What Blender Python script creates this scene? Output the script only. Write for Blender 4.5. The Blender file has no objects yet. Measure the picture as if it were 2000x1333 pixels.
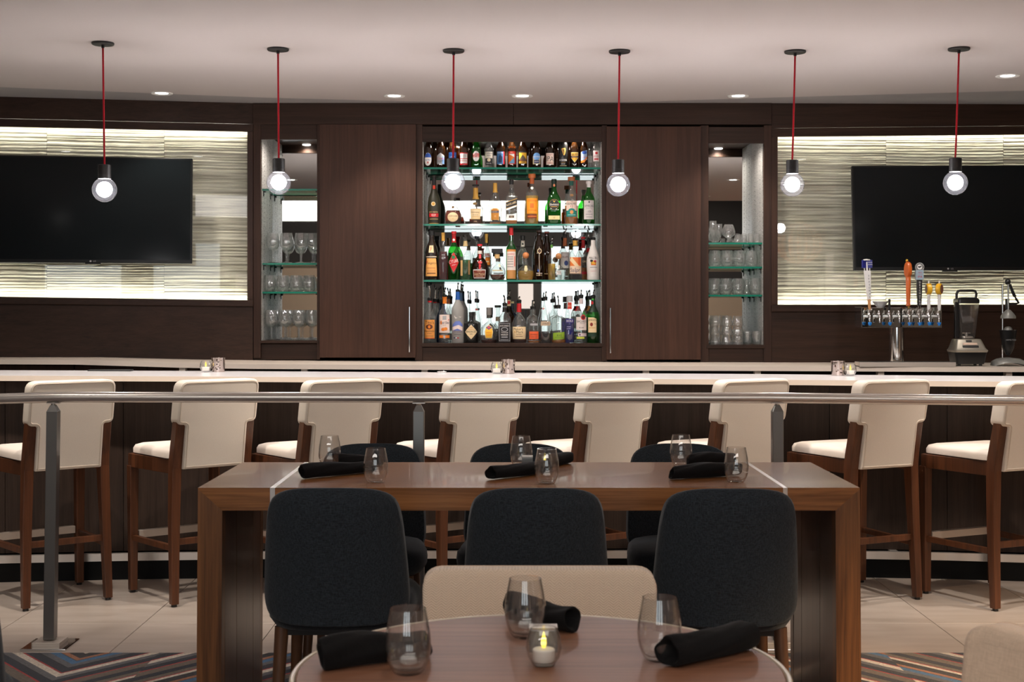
import bpy, math, random
from math import sin, cos, pi, radians, sqrt
from mathutils import Vector, Matrix

SC = bpy.context.scene
COL = SC.collection
# ---------------------------------------------------------------- camera, world, exposure
F, EYE, HZ, CX = 2650.0, 1.43, 602.0, 1000.0       # focal length in px, eye height, horizon row, centre column
cam_d = bpy.data.cameras.new('camera')
cam = bpy.data.objects.new('camera', cam_d); COL.objects.link(cam)
cam.location = (0, 0, EYE); cam.rotation_euler = (pi / 2, 0, 0)
cam_d.sensor_width = 36; cam_d.lens = 36 * F / 2000
cam_d.shift_y = -(666.5 - HZ) / 2000
cam_d.clip_start = 0.05; cam_d.clip_end = 100
cam_d.dof.use_dof = True; cam_d.dof.focus_distance = 6.8; cam_d.dof.aperture_fstop = 8.5
SC.camera = cam
W = bpy.data.worlds.new('world'); SC.world = W; W.use_nodes = True
W.node_tree.nodes['Background'].inputs[0].default_value = (1, .93, .87, 1)
W.node_tree.nodes['Background'].inputs[1].default_value = 0.02
SC.view_settings.view_transform = 'Standard'; SC.view_settings.look = 'None'
SC.view_settings.exposure = 0.0; SC.view_settings.gamma = 1.0
SC.view_settings.use_curve_mapping = False
SC.cycles.use_denoising = True
SC.cycles.max_bounces = 14; SC.cycles.transparent_max_bounces = 40
SC.cycles.diffuse_bounces = 4; SC.cycles.glossy_bounces = 6
SC.cycles.sample_clamp_indirect = 6.0
SC.cycles.caustics_reflective = False; SC.cycles.caustics_refractive = False
E_PENDANT, E_DOWN, E_ROOM, E_STOOL, E_WINDOW, E_LED, E_PUCK, E_FILL = 260.0, 42.0, 22.0, 125.0, 2.5, 40.0, 18.0, 210.0
ZC = 2.823                                            # ceiling height

def area(name, loc, rot, sx, sy, power, col):
    l = bpy.data.lights.new(name, 'AREA'); l.shape = 'RECTANGLE'; l.size = sx; l.size_y = sy
    l.energy = power; l.color = col
    o = bpy.data.objects.new(name, l); COL.objects.link(o); o.location = loc; o.rotation_euler = rot
    return o
area('added_room_fill', (0, -1.6, 3.46), (0, 0, 0), 8, 4, E_FILL, (1, .92, .84))  # unseen area lamp added over the dining room to brighten room and foreground
# ---------------------------------------------------------------- helpers
def X(px, Y): return (px - CX) / F * Y
def Z(py, Y): return EYE - (py - HZ) / F * Y
def P(px, py, Y): return (X(px, Y), Y, Z(py, Y))
def lerp(a, b, t): return a + (b - a) * t
def interp(xs, ys, x):
    if x <= xs[0]: return ys[0] + (ys[1] - ys[0]) * (x - xs[0]) / (xs[1] - xs[0])
    for i in range(len(xs) - 1):
        if x <= xs[i + 1] or i == len(xs) - 2:
            return ys[i] + (ys[i + 1] - ys[i]) * (x - xs[i]) / (xs[i + 1] - xs[i])
def lin(c):
    return tuple((v / 255 / 12.92) if v / 255 <= .04045 else ((v / 255 + .055) / 1.055) ** 2.4 for v in c)
def rgba(c): return (*lin(c), 1)
ORD = ['leftmost', 'second', 'third', 'fourth', 'fifth', 'sixth', 'seventh', 'eighth', 'ninth', 'tenth', 'eleventh', 'twelfth']
def nth(i, n, what=''):
    if i == 0: return 'leftmost'
    if i == n - 1: return 'rightmost'
    return ORD[i] + ' from the left'

class MB:
    def __init__(s): s.v, s.f, s.m, s.cur = [], [], [], 0
    def mat(s, i): s.cur = i; return s
    def add(s, vs, fs):
        b = len(s.v); s.v += [tuple(v) for v in vs]
        for f in fs: s.f.append([b + i for i in f]); s.m.append(s.cur)
        return s
    def hexa(s, a):      # 8 points: 0-3 one end ring, 4-7 other end ring
        return s.add(a, [(3, 2, 1, 0), (4, 5, 6, 7), (0, 1, 5, 4), (1, 2, 6, 5), (2, 3, 7, 6), (3, 0, 4, 7)])
    def box(s, x0, x1, y0, y1, z0, z1):
        return s.hexa([(x0, y0, z0), (x1, y0, z0), (x1, y1, z0), (x0, y1, z0), (x0, y0, z1), (x1, y0, z1), (x1, y1, z1), (x0, y1, z1)])
    def pbox(s, a, b, Ya, Yb, dep):   # a,b=(px, top py, bottom py) at Ya/Yb
        ps = []
        for (px, t, bo), Y in ((a, Ya), (b, Yb)):
            x = X(px, Y); ps.append((x, Y, Z(t, Y), Z(bo, Y)))
        (xa, ya, ta, ba), (xb, yb, tb, bb) = ps
        return s.hexa([(xa, ya, ba), (xb, yb, bb), (xb, yb + dep, bb), (xa, ya + dep, ba), (xa, ya, ta), (xb, yb, tb), (xb, yb + dep, tb), (xa, ya + dep, ta)])
    def lathe(s, prof, seg=24, c=(0, 0, 0), sq=0, sx=1, sy=1, rot=0, capb=False, capt=False):
        vs, fs = [], []
        n = len(prof)
        for r, z in prof:
            for k in range(seg):
                a = 2 * pi * k / seg + rot
                ca, sa = cos(a), sin(a); m = 1
                if sq: m = (abs(ca) ** sq + abs(sa) ** sq) ** (-1 / sq)
                vs.append((c[0] + r * m * ca * sx, c[1] + r * m * sa * sy, c[2] + z))
        for i in range(n - 1):
            for k in range(seg):
                k2 = (k + 1) % seg
                fs.append((i * seg + k, i * seg + k2, (i + 1) * seg + k2, (i + 1) * seg + k))
        if capb: fs.append(tuple(range(seg))[::-1])
        if capt: fs.append(tuple((n - 1) * seg + k for k in range(seg)))
        return s.add(vs, fs)
    def cyl(s, c, r, z0, z1, seg=16, r2=None):
        return s.lathe([(r, z0), (r if r2 is None else r2, z1)], seg, (c[0], c[1], 0), capb=True, capt=True)
    def ball(s, c, r, seg=20, ring=12, sx=1, sy=1, sz=1):
        pr = [(max(1e-5, r * sin(pi * i / ring)), -r * cos(pi * i / ring) * sz) for i in range(ring + 1)]
        return s.lathe(pr, seg, c, sx=sx, sy=sy)
    def rod(s, a, b, r, seg=10, r2=None):
        return s.tube([a, b], r, seg, r2=r2)
    def tube(s, path, r, seg=10, closed=False, r2=None, sq=False, up=None):
        path = [Vector(p) for p in path]; n = len(path); vs, fs = [], []
        up0 = Vector(up) if up else None
        prev = None
        for i, p in enumerate(path):
            if closed: t = path[(i + 1) % n] - path[i - 1]
            else: t = path[min(i + 1, n - 1)] - path[max(i - 1, 0)]
            t.normalize()
            if up0 is not None: u = up0 - t * up0.dot(t)
            elif prev is None:
                u = Vector((0, 0, 1)) if abs(t.z) < .9 else Vector((1, 0, 0)); u = u - t * u.dot(t)
            else: u = prev - t * prev.dot(t)
            u.normalize(); prev = u; w = t.cross(u)
            rr = r if r2 is None else lerp(r, r2, i / (n - 1))
            for k in range(seg):
                a = 2 * pi * k / seg
                vs.append(p + (u * cos(a) + w * sin(a)) * rr)
        for i in range(n if closed else n - 1):
            j = (i + 1) % n
            for k in range(seg):
                k2 = (k + 1) % seg
                fs.append((i * seg + k, i * seg + k2, j * seg + k2, j * seg + k))
        if not closed:
            fs.append(tuple(range(seg))[::-1]); fs.append(tuple((n - 1) * seg + k for k in range(seg)))
        return s.add(vs, fs)
    def sweep(s, path, secs):   # rings of equal size: secs[i] list of points already in 3D
        vs, fs = [], []
        k = len(secs[0])
        for r in secs: vs += r
        for i in range(len(secs) - 1):
            for a in range(k):
                b = (a + 1) % k
                fs.append((i * k + a, i * k + b, (i + 1) * k + b, (i + 1) * k + a))
        fs.append(tuple(range(k))[::-1]); fs.append(tuple((len(secs) - 1) * k + a for a in range(k)))
        return s.add(vs, fs)
    def beam(s, a, b, w, d, w2=None, d2=None):   # rectangular beam between a and b, w along x-ish, d along y-ish
        w2 = w if w2 is None else w2; d2 = d if d2 is None else d2
        def ring(p, w, d): return [(p[0] - w, p[1] - d, p[2]), (p[0] + w, p[1] - d, p[2]), (p[0] + w, p[1] + d, p[2]), (p[0] - w, p[1] + d, p[2])]
        return s.hexa(ring(a, w / 2, d / 2) + ring(b, w2 / 2, d2 / 2))
    def prism(s, pts, fn0, fn1):   # polygon pts mapped by two functions to two sides
        n = len(pts)
        vs = [fn0(*p) for p in pts] + [fn1(*p) for p in pts]
        fs = [tuple(range(n))[::-1], tuple(range(n, 2 * n))] + [(i, (i + 1) % n, n + (i + 1) % n, n + i) for i in range(n)]
        return s.add(vs, fs)
    def build(s, name, mats, parent=None, bevel=0, smooth=30, world=False, seg=2, kind=None, sub=0):
        me = bpy.data.meshes.new(name)
        off = Vector((0, 0, 0))
        if world and parent is not None:
            p = parent
            while p is not None: off = off + p.location; p = p.parent
        me.from_pydata([tuple(Vector(v) - off) for v in s.v] if off.length else s.v, [], s.f)
        if not isinstance(mats, (list, tuple)): mats = [mats]
        for m in mats: me.materials.append(m)
        if len(mats) > 1: me.polygons.foreach_set('material_index', s.m)
        if smooth:
            me.polygons.foreach_set('use_smooth', [True] * len(me.polygons))
            me.set_sharp_from_angle(angle=radians(smooth))
        me.update(); me.validate()
        o = bpy.data.objects.new(name, me); COL.objects.link(o)
        if parent is not None: o.parent = parent
        if bevel:
            b = o.modifiers.new('bevel', 'BEVEL'); b.width = bevel; b.segments = seg; b.limit_method = 'ANGLE'; b.angle_limit = radians(40)
        if sub:
            b = o.modifiers.new('sub', 'SUBSURF'); b.levels = sub; b.render_levels = sub
        if kind: o['kind'] = kind
        return o

def thing(name, label, cat, loc=(0, 0, 0), rotz=0, group=None):
    o = bpy.data.objects.new(name, None); COL.objects.link(o)
    o.empty_display_size = .05
    o.location = loc; o.rotation_euler = (0, 0, rotz); o['label'] = label; o['category'] = cat
    if group: o['group'] = group
    return o
def struct(name, loc=(0, 0, 0)):
    o = bpy.data.objects.new(name, None); COL.objects.link(o); o.location = loc; o['kind'] = 'structure'; return o
def dup(root, loc, rotz, label, group=None, scale=None):
    r = root.copy(); COL.objects.link(r); r.location = loc; r.rotation_euler = (0, 0, rotz); r['label'] = label
    if group: r['group'] = group
    if scale: r.scale = scale
    for ch in list(root.children):
        c = ch.copy(); COL.objects.link(c); c.parent = r
        for g in ch.children:
            d = g.copy(); COL.objects.link(d); d.parent = c
    return r
def rounded(w, h, r, n=5, x0=0, z0=0):   # rounded rectangle outline, ccw, centred in x, from z0
    pts = []
    for cx, cz, a0 in ((w / 2 - r, r, -90), (w / 2 - r, h - r, 0), (-w / 2 + r, h - r, 90), (-w / 2 + r, r, 180)):
        for i in range(n + 1):
            a = radians(a0 + 90 * i / n); pts.append((x0 + cx + r * cos(a), z0 + cz + r * sin(a)))
    return pts
def poly_round(pts, rs, n=4):            # round each corner of a polygon
    out = []; m = len(pts)
    for i in range(m):
        p = Vector(pts[i]); a = Vector(pts[i - 1]); b = Vector(pts[(i + 1) % m]); r = rs[i] if isinstance(rs, (list, tuple)) else rs
        da = (a - p).normalized(); db = (b - p).normalized()
        p0 = p + da * r; p1 = p + db * r
        for k in range(n + 1):
            t = k / n
            q = p0 * (1 - t) ** 2 + p * 2 * t * (1 - t) + p1 * t * t
            out.append((q.x, q.y))
    return out
# ---------------------------------------------------------------- materials
def new_mat(name):
    m = bpy.data.materials.new(name); m.use_nodes = True
    nt = m.node_tree; nt.nodes.clear()
    out = nt.nodes.new('ShaderNodeOutputMaterial')
    return m, nt, out
def N(nt, t, **kw):
    n = nt.nodes.new(t)
    for k, v in kw.items():
        if k.startswith('i'):
            key = k[1:]; key = int(key) if key.isdigit() else key.replace('_', ' ')
            n.inputs[key].default_value = v
        else: setattr(n, k, v)
    return n
def bsdf(nt, out, col=(.5, .5, .5), rough=.5, metal=0, coat=0, spec=.5, sheen=0):
    b = nt.nodes.new('ShaderNodeBsdfPrincipled')
    b.inputs['Base Color'].default_value = (*col, 1); b.inputs['Roughness'].default_value = rough
    b.inputs['Metallic'].default_value = metal; b.inputs['Coat Weight'].default_value = coat
    b.inputs['Specular IOR Level'].default_value = spec; b.inputs['Sheen Weight'].default_value = sheen
    nt.links.new(b.outputs[0], out.inputs[0]); return b
def ramp(nt, stops, interp_='LINEAR'):
    r = nt.nodes.new('ShaderNodeValToRGB'); cr = r.color_ramp; cr.interpolation = interp_
    while len(cr.elements) < len(stops): cr.elements.new(.5)
    for e, (p, c) in zip(cr.elements, stops): e.position = p; e.color = (*c, 1)
    return r
def plain(name, c, rough=.5, metal=0, coat=0, bump=0, bscale=200, spec=.5, var=0):
    m, nt, out = new_mat(name); b = bsdf(nt, out, lin(c), rough, metal, coat, spec)
    if bump or var:
        tc = N(nt, 'ShaderNodeTexCoord'); no = N(nt, 'ShaderNodeTexNoise', iScale=bscale, iDetail=3.0)
        nt.links.new(tc.outputs['Object'], no.inputs['Vector'])
        if bump:
            bp = N(nt, 'ShaderNodeBump', iStrength=bump, iDistance=.002)
            nt.links.new(no.outputs[0], bp.inputs['Height']); nt.links.new(bp.outputs[0], b.inputs['Normal'])
        if var:
            a = lin(c); r = ramp(nt, [(.3, tuple(v * (1 - var) for v in a)), (.7, tuple(min(1, v * (1 + var)) for v in a))])
            nt.links.new(no.outputs[0], r.inputs[0]); nt.links.new(r.outputs[0], b.inputs['Base Color'])
    return m
def wood(name, c1, c2, axis=2, scale=1.0, rough=.4, coat=0, streak=1.0, spec=.5):
    m, nt, out = new_mat(name); b = bsdf(nt, out, lin(c1), rough, 0, coat, spec)
    tc = N(nt, 'ShaderNodeTexCoord'); mp = N(nt, 'ShaderNodeMapping')
    s = [34 * scale] * 3; s[axis] = 1.1 * scale
    mp.inputs['Scale'].default_value = s
    nt.links.new(tc.outputs['Object'], mp.inputs['Vector'])
    n1 = N(nt, 'ShaderNodeTexNoise', iScale=1.0, iDetail=6.0, iRoughness=.65, iDistortion=.6 * streak)
    n2 = N(nt, 'ShaderNodeTexNoise', iScale=4.5, iDetail=2.0)
    mp2 = N(nt, 'ShaderNodeMapping'); s2 = [6 * scale] * 3; s2[axis] = .5 * scale; mp2.inputs['Scale'].default_value = s2
    n3 = N(nt, 'ShaderNodeTexNoise', iScale=1.0, iDetail=2.0)
    nt.links.new(mp.outputs[0], n1.inputs['Vector']); nt.links.new(mp.outputs[0], n2.inputs['Vector'])
    nt.links.new(tc.outputs['Object'], mp2.inputs['Vector']); nt.links.new(mp2.outputs[0], n3.inputs['Vector'])
    ad = N(nt, 'ShaderNodeMath', operation='MULTIPLY_ADD'); ad.inputs[1].default_value = .35
    nt.links.new(n2.outputs[0], ad.inputs[0]); nt.links.new(n1.outputs[0], ad.inputs[2])
    ad2 = N(nt, 'ShaderNodeMath', operation='MULTIPLY_ADD'); ad2.inputs[1].default_value = .5
    nt.links.new(n3.outputs[0], ad2.inputs[0]); nt.links.new(ad.outputs[0], ad2.inputs[2])
    r = ramp(nt, [(.0, lin(c2)), (1.0, lin(c1))])
    mr = N(nt, 'ShaderNodeMapRange'); mr.inputs[1].default_value = .72; mr.inputs[2].default_value = 1.12
    nt.links.new(ad2.outputs[0], mr.inputs[0]); ad2 = mr
    nt.links.new(ad2.outputs[0], r.inputs[0]); nt.links.new(r.outputs[0], b.inputs['Base Color'])
    bp = N(nt, 'ShaderNodeBump', iStrength=.12, iDistance=.001)
    nt.links.new(n2.outputs[0], bp.inputs['Height']); nt.links.new(bp.outputs[0], b.inputs['Normal'])
    return m
def thin(name, cc, ce, rough=.0, refl=1.0, body=0, bodyc=(1, 1, 1), ior=1.5):
    """thin clear sheet: tinted transparency, Fresnel reflection; cc tint face-on, ce tint towards the rim (longer way through)"""
    m, nt, out = new_mat(name)
    lw = N(nt, 'ShaderNodeLayerWeight', iBlend=.35); r = ramp(nt, [(0, cc), (.45, cc), (1, ce)])
    nt.links.new(lw.outputs['Facing'], r.inputs[0])
    t = N(nt, 'ShaderNodeBsdfTransparent'); nt.links.new(r.outputs[0], t.inputs[0])
    g = N(nt, 'ShaderNodeBsdfGlossy', iRoughness=rough)
    l2 = N(nt, 'ShaderNodeLayerWeight', iBlend=.5)       # Schlick reflectance, the same from either side of the sheet
    pw = N(nt, 'ShaderNodeMath', operation='POWER'); pw.inputs[1].default_value = 4.5; nt.links.new(l2.outputs['Facing'], pw.inputs[0])
    mu = N(nt, 'ShaderNodeMath', operation='MULTIPLY_ADD', use_clamp=True); mu.inputs[1].default_value = .7 * refl; mu.inputs[2].default_value = .045 * refl
    nt.links.new(pw.outputs[0], mu.inputs[0])
    src = t
    if body:
        d = N(nt, 'ShaderNodeBsdfDiffuse'); d.inputs[0].default_value = (*bodyc, 1)
        tr = N(nt, 'ShaderNodeBsdfTranslucent'); tr.inputs[0].default_value = (*bodyc, 1)
        ms = N(nt, 'ShaderNodeMixShader', i0=.5); nt.links.new(d.outputs[0], ms.inputs[1]); nt.links.new(tr.outputs[0], ms.inputs[2])
        m2 = N(nt, 'ShaderNodeMixShader', i0=body); nt.links.new(t.outputs[0], m2.inputs[1]); nt.links.new(ms.outputs[0], m2.inputs[2]); src = m2
    mx = N(nt, 'ShaderNodeMixShader')
    nt.links.new(mu.outputs[0], mx.inputs[0]); nt.links.new(src.outputs[0], mx.inputs[1]); nt.links.new(g.outputs[0], mx.inputs[2])
    nt.links.new(mx.outputs[0], out.inputs[0])
    return m
def emit(name, c, s):
    m, nt, out = new_mat(name); e = N(nt, 'ShaderNodeEmission', iStrength=s); e.inputs[0].default_value = (*c, 1)
    nt.links.new(e.outputs[0], out.inputs[0]); return m
def brushed(name, c, rough=.3, axis=2, amp=.1):
    m, nt, out = new_mat(name); b = bsdf(nt, out, lin(c), rough, 1.0)
    tc = N(nt, 'ShaderNodeTexCoord'); mp = N(nt, 'ShaderNodeMapping'); s = [260.] * 3; s[axis] = 3.; mp.inputs['Scale'].default_value = s
    no = N(nt, 'ShaderNodeTexNoise', iScale=1.0, iDetail=3.0)
    nt.links.new(tc.outputs['Object'], mp.inputs['Vector']); nt.links.new(mp.outputs[0], no.inputs['Vector'])
    mr = N(nt, 'ShaderNodeMapRange'); mr.inputs[3].default_value = rough - amp; mr.inputs[4].default_value = rough + amp
    nt.links.new(no.outputs[0], mr.inputs[0]); nt.links.new(mr.outputs[0], b.inputs['Roughness'])
    return m
def fabric(name, c1, c2, scale=900, bump=.5, sheen=.3, rough=.9):
    m, nt, out = new_mat(name); b = bsdf(nt, out, lin(c1), rough, 0, 0, .2, sheen)
    tc = N(nt, 'ShaderNodeTexCoord')
    wa = []
    for ax in range(2):
        mp = N(nt, 'ShaderNodeMapping'); s = [scale * .35] * 3; s[0 if ax else 2] = scale * .03; mp.inputs['Scale'].default_value = s
        no = N(nt, 'ShaderNodeTexNoise', iScale=1.0, iDetail=2.0)
        nt.links.new(tc.outputs['Object'], mp.inputs['Vector']); nt.links.new(mp.outputs[0], no.inputs['Vector']); wa.append(no)
    ad = N(nt, 'ShaderNodeMath', operation='ADD'); nt.links.new(wa[0].outputs[0], ad.inputs[0]); nt.links.new(wa[1].outputs[0], ad.inputs[1])
    mr = N(nt, 'ShaderNodeMath', operation='MULTIPLY'); mr.inputs[1].default_value = .5; nt.links.new(ad.outputs[0], mr.inputs[0])
    r = ramp(nt, [(.38, lin(c2)), (.62, lin(c1))]); nt.links.new(mr.outputs[0], r.inputs[0]); nt.links.new(r.outputs[0], b.inputs['Base Color'])
    bp = N(nt, 'ShaderNodeBump', iStrength=bump, iDistance=.001); nt.links.new(mr.outputs[0], bp.inputs['Height']); nt.links.new(bp.outputs[0], b.inputs['Normal'])
    return m
def herringbone(name, c1, c2, w=.022, p=.008):
    m, nt, out = new_mat(name); b = bsdf(nt, out, lin(c1), .9, 0, 0, .2, .3)
    tc = N(nt, 'ShaderNodeTexCoord'); sp = N(nt, 'ShaderNodeSeparateXYZ'); nt.links.new(tc.outputs['Object'], sp.inputs[0])
    pp = N(nt, 'ShaderNodeMath', operation='PINGPONG'); pp.inputs[1].default_value = w; nt.links.new(sp.outputs['X'], pp.inputs[0])
    ad = N(nt, 'ShaderNodeMath', operation='MULTIPLY_ADD'); ad.inputs[1].default_value = .8; nt.links.new(pp.outputs[0], ad.inputs[0]); nt.links.new(sp.outputs['Z'], ad.inputs[2])
    mp = N(nt, 'ShaderNodeTexNoise', iScale=25.0, iDetail=3.0); nt.links.new(tc.outputs['Object'], mp.inputs['Vector'])
    ad2 = N(nt, 'ShaderNodeMath', operation='MULTIPLY_ADD'); ad2.inputs[1].default_value = .008; nt.links.new(mp.outputs[0], ad2.inputs[0]); nt.links.new(ad.outputs[0], ad2.inputs[2])
    p2 = N(nt, 'ShaderNodeMath', operation='PINGPONG'); p2.inputs[1].default_value = p / 2; nt.links.new(ad2.outputs[0], p2.inputs[0])
    mu = N(nt, 'ShaderNodeMath', operation='MULTIPLY'); mu.inputs[1].default_value = 2 / p; nt.links.new(p2.outputs[0], mu.inputs[0])
    r = ramp(nt, [(.1, lin(c2)), (.6, lin(c1))]); nt.links.new(mu.outputs[0], r.inputs[0]); nt.links.new(r.outputs[0], b.inputs['Base Color'])
    bp = N(nt, 'ShaderNodeBump', iStrength=.5, iDistance=.002); nt.links.new(mu.outputs[0], bp.inputs['Height']); nt.links.new(bp.outputs[0], b.inputs['Normal'])
    return m
M = {}
M['cab'] = wood('dark_stained_oak_upright', (65, 44, 33), (44, 29, 22), 2, 1.0, .5, spec=.22)
M['cabh'] = wood('dark_stained_oak_level', (58, 39, 29), (39, 26, 19), 0, 1.0, .5, spec=.22)
M['door'] = wood('brown_oak_door', (73, 48, 36), (57, 37, 28), 2, 1.3, .5, spec=.22)
M['barfront'] = wood('bar_front_oak', (60, 46, 38), (40, 30, 25), 2, 1.6, .5, spec=.25)
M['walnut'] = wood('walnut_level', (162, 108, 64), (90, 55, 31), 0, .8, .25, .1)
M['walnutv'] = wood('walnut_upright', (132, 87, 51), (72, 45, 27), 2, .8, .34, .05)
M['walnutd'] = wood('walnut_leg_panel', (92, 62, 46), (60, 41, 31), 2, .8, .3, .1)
M['round'] = wood('round_table_walnut', (146, 100, 76), (110, 74, 54), 0, 1.0, .46, 0)
M['stool'] = wood('cherry_stained_beech', (104, 61, 36), (66, 38, 23), 2, .8, .38, .05)
M['chairleg'] = wood('walnut_chair_leg', (96, 64, 42), (64, 42, 28), 2, 1, .4)
M['leather'] = plain('cream_leather', (234, 224, 210), .45, bump=.15, bscale=350, var=.03)
M['leatherseat'] = plain('cream_leather_seat', (236, 224, 212), .42, bump=.15, bscale=350)
M['piping'] = plain('cream_piping', (214, 200, 183), .5)
M['blue'] = fabric('charcoal_blue_fabric', (46, 53, 60), (23, 27, 32), scale=1500, sheen=.14)
M['beige'] = herringbone('beige_herringbone_fabric', (216, 195, 174), (200, 178, 157), .012, .0062)
M['beigeplain'] = fabric('beige_fabric', (216, 192, 170), (202, 178, 156))
M['napkin'] = fabric('black_napkin_cloth', (17, 15, 16), (9, 8, 9), 1400, .3, .03)
M['quartz'] = plain('white_quartz', (248, 244, 244), .2, coat=.2, var=.01, bscale=8)
M['quartzedge'] = plain('white_quartz_edge', (222, 208, 194), .3)
M['steel'] = plain('brushed_steel', (222, 216, 210), .3, .82)
M['satin'] = plain('satin_steel', (214, 202, 190), .42, .6)
M['steelv'] = plain('brushed_steel_post', (136, 136, 135), .33, .92)
M['chrome'] = plain('chrome', (225, 225, 225), .06, 1)
M['mirror'] = plain('mirror_silver', (222, 226, 224), .01, 1)
M['black'] = plain('black_plastic', (18, 18, 19), .35)
M['blackmetal'] = plain('black_powder_coat', (26, 25, 25), .5)
M['kick'] = plain('black_kick_board', (9, 9, 10), .5, spec=.2)
M['white'] = plain('white_plastic', (238, 236, 232), .3)
M['ceil'] = plain('ceiling_paint', (190, 181, 178), .85, bump=.05, bscale=60)
M['ceil2'] = plain('ceiling_shade_paint', (156, 152, 152), .85)  # darker tone puts the strip's shadow band into the colour
M['wallpaint'] = plain('room_wall_paint', (120, 108, 98), .8)
M['walldark'] = plain('room_wall_dark', (62, 58, 56), .8)
M['cord'] = fabric('red_cord', (190, 22, 40), (150, 12, 28), 2000, .3, .2)
M['tvscreen'] = plain('tv_screen', (13, 18, 20), .14, spec=.2)
M['tvbezel'] = plain('tv_bezel', (7, 7, 8), .4, spec=.25)
M['plaster'] = None
M['led'] = emit('led_strip', (1, .96, .80), E_LED)
M['glassedge'] = plain('shelf_glass_edge', (24, 120, 98), .15)
M['glass'] = thin('clear_table_glass', (.985, .985, .98), (.62, .61, .59), refl=2.2, body=.02)  # slight white body paints in brighter rims
M['goblet'] = thin('clear_bar_glass', (.98, .985, .98), (.72, .75, .74), refl=2.2, body=.09)  # whitish body paints in the highlights of light refracted by the glass
M['shelfglass'] = thin('shelf_glass', (.86, .95, .92), (.55, .8, .73), refl=1.0)
M['pane'] = thin('wall_panel_glass', (.97, .98, .97), (.9, .93, .92), refl=1.0)
M['globe'] = thin('pendant_globe_glass', (.93, .93, .96), (.55, .55, .62), refl=1.2, body=.0035, bodyc=(.9, .9, 1))
M['glow'] = emit('pendant_glow', (1, .965, .95), E_PENDANT)
M['downlens'] = emit('downlight_lens', (1, .97, .93), 14)
M['flame'] = emit('led_candle_flame', (1, .72, .08), 2.2)
M['wax'] = plain('white_wax', (246, 240, 232), .5)
M['tile'] = None
# ---------------------------------------------------------------- lights the room has (lamps; the fittings themselves are built further down)
YW = 9.3                                              # face of the back-bar cabinet
def YL(px): return YW - .28 * (495 - px) / 495        # left wing of the wall comes forward
def YR(px): return YW + .05 * (px - 1507) / 493
# ---------------------------------------------------------------- floor
def tile_mat():
    m, nt, out = new_mat('porcelain_tile'); b = bsdf(nt, out, lin((182, 168, 156)), .3)
    tc = N(nt, 'ShaderNodeTexCoord'); mp = N(nt, 'ShaderNodeMapping'); mp.inputs['Scale'].default_value = (2.5, 14, 1)
    no = N(nt, 'ShaderNodeTexNoise', iScale=1.0, iDetail=5.0); oi = N(nt, 'ShaderNodeObjectInfo')
    va = N(nt, 'ShaderNodeVectorMath', operation='ADD'); nt.links.new(tc.outputs['Object'], va.inputs[0]); nt.links.new(oi.outputs['Random'], va.inputs[1])
    nt.links.new(va.outputs[0], mp.inputs['Vector']); nt.links.new(mp.outputs[0], no.inputs['Vector'])
    r = ramp(nt, [(.3, lin((174, 160, 148))), (.7, lin((191, 178, 167)))]); nt.links.new(no.outputs[0], r.inputs[0]); nt.links.new(r.outputs[0], b.inputs['Base Color'])
    return m
M['tile'] = tile_mat()
M['grout'] = plain('floor_grout', (58, 50, 46), .9)
YC = 5.615                                            # carpet edge
fl = struct('floor')
MB().box(-6, 6, YC, 10.4, -.12, -.004).build('floor_slab', M['grout'], fl)
TW, TX0, TLY = .5975, -1.67, 6.15
tme = {}
for r_, (y0, y1) in enumerate(((YC, TLY), (TLY, TLY + 1.2), (TLY + 1.2, TLY + 2.4))):
    first = None
    for c_ in range(-6, 13):
        x0 = TX0 + c_ * TW
        if abs(x0 + TW / 2) > 5.2: continue
        if first is None:
            g = .0016
            first = MB().box(-TW / 2 + g, TW / 2 - g, g, y1 - y0 - g, -.006, 0).build('tile', M['tile'], fl, bevel=.0012, smooth=0, seg=1)
            first.location = (x0 + TW / 2, y0, 0)
        else:
            t = first.copy(); COL.objects.link(t); t.location = (x0 + TW / 2, y0, 0)

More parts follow.
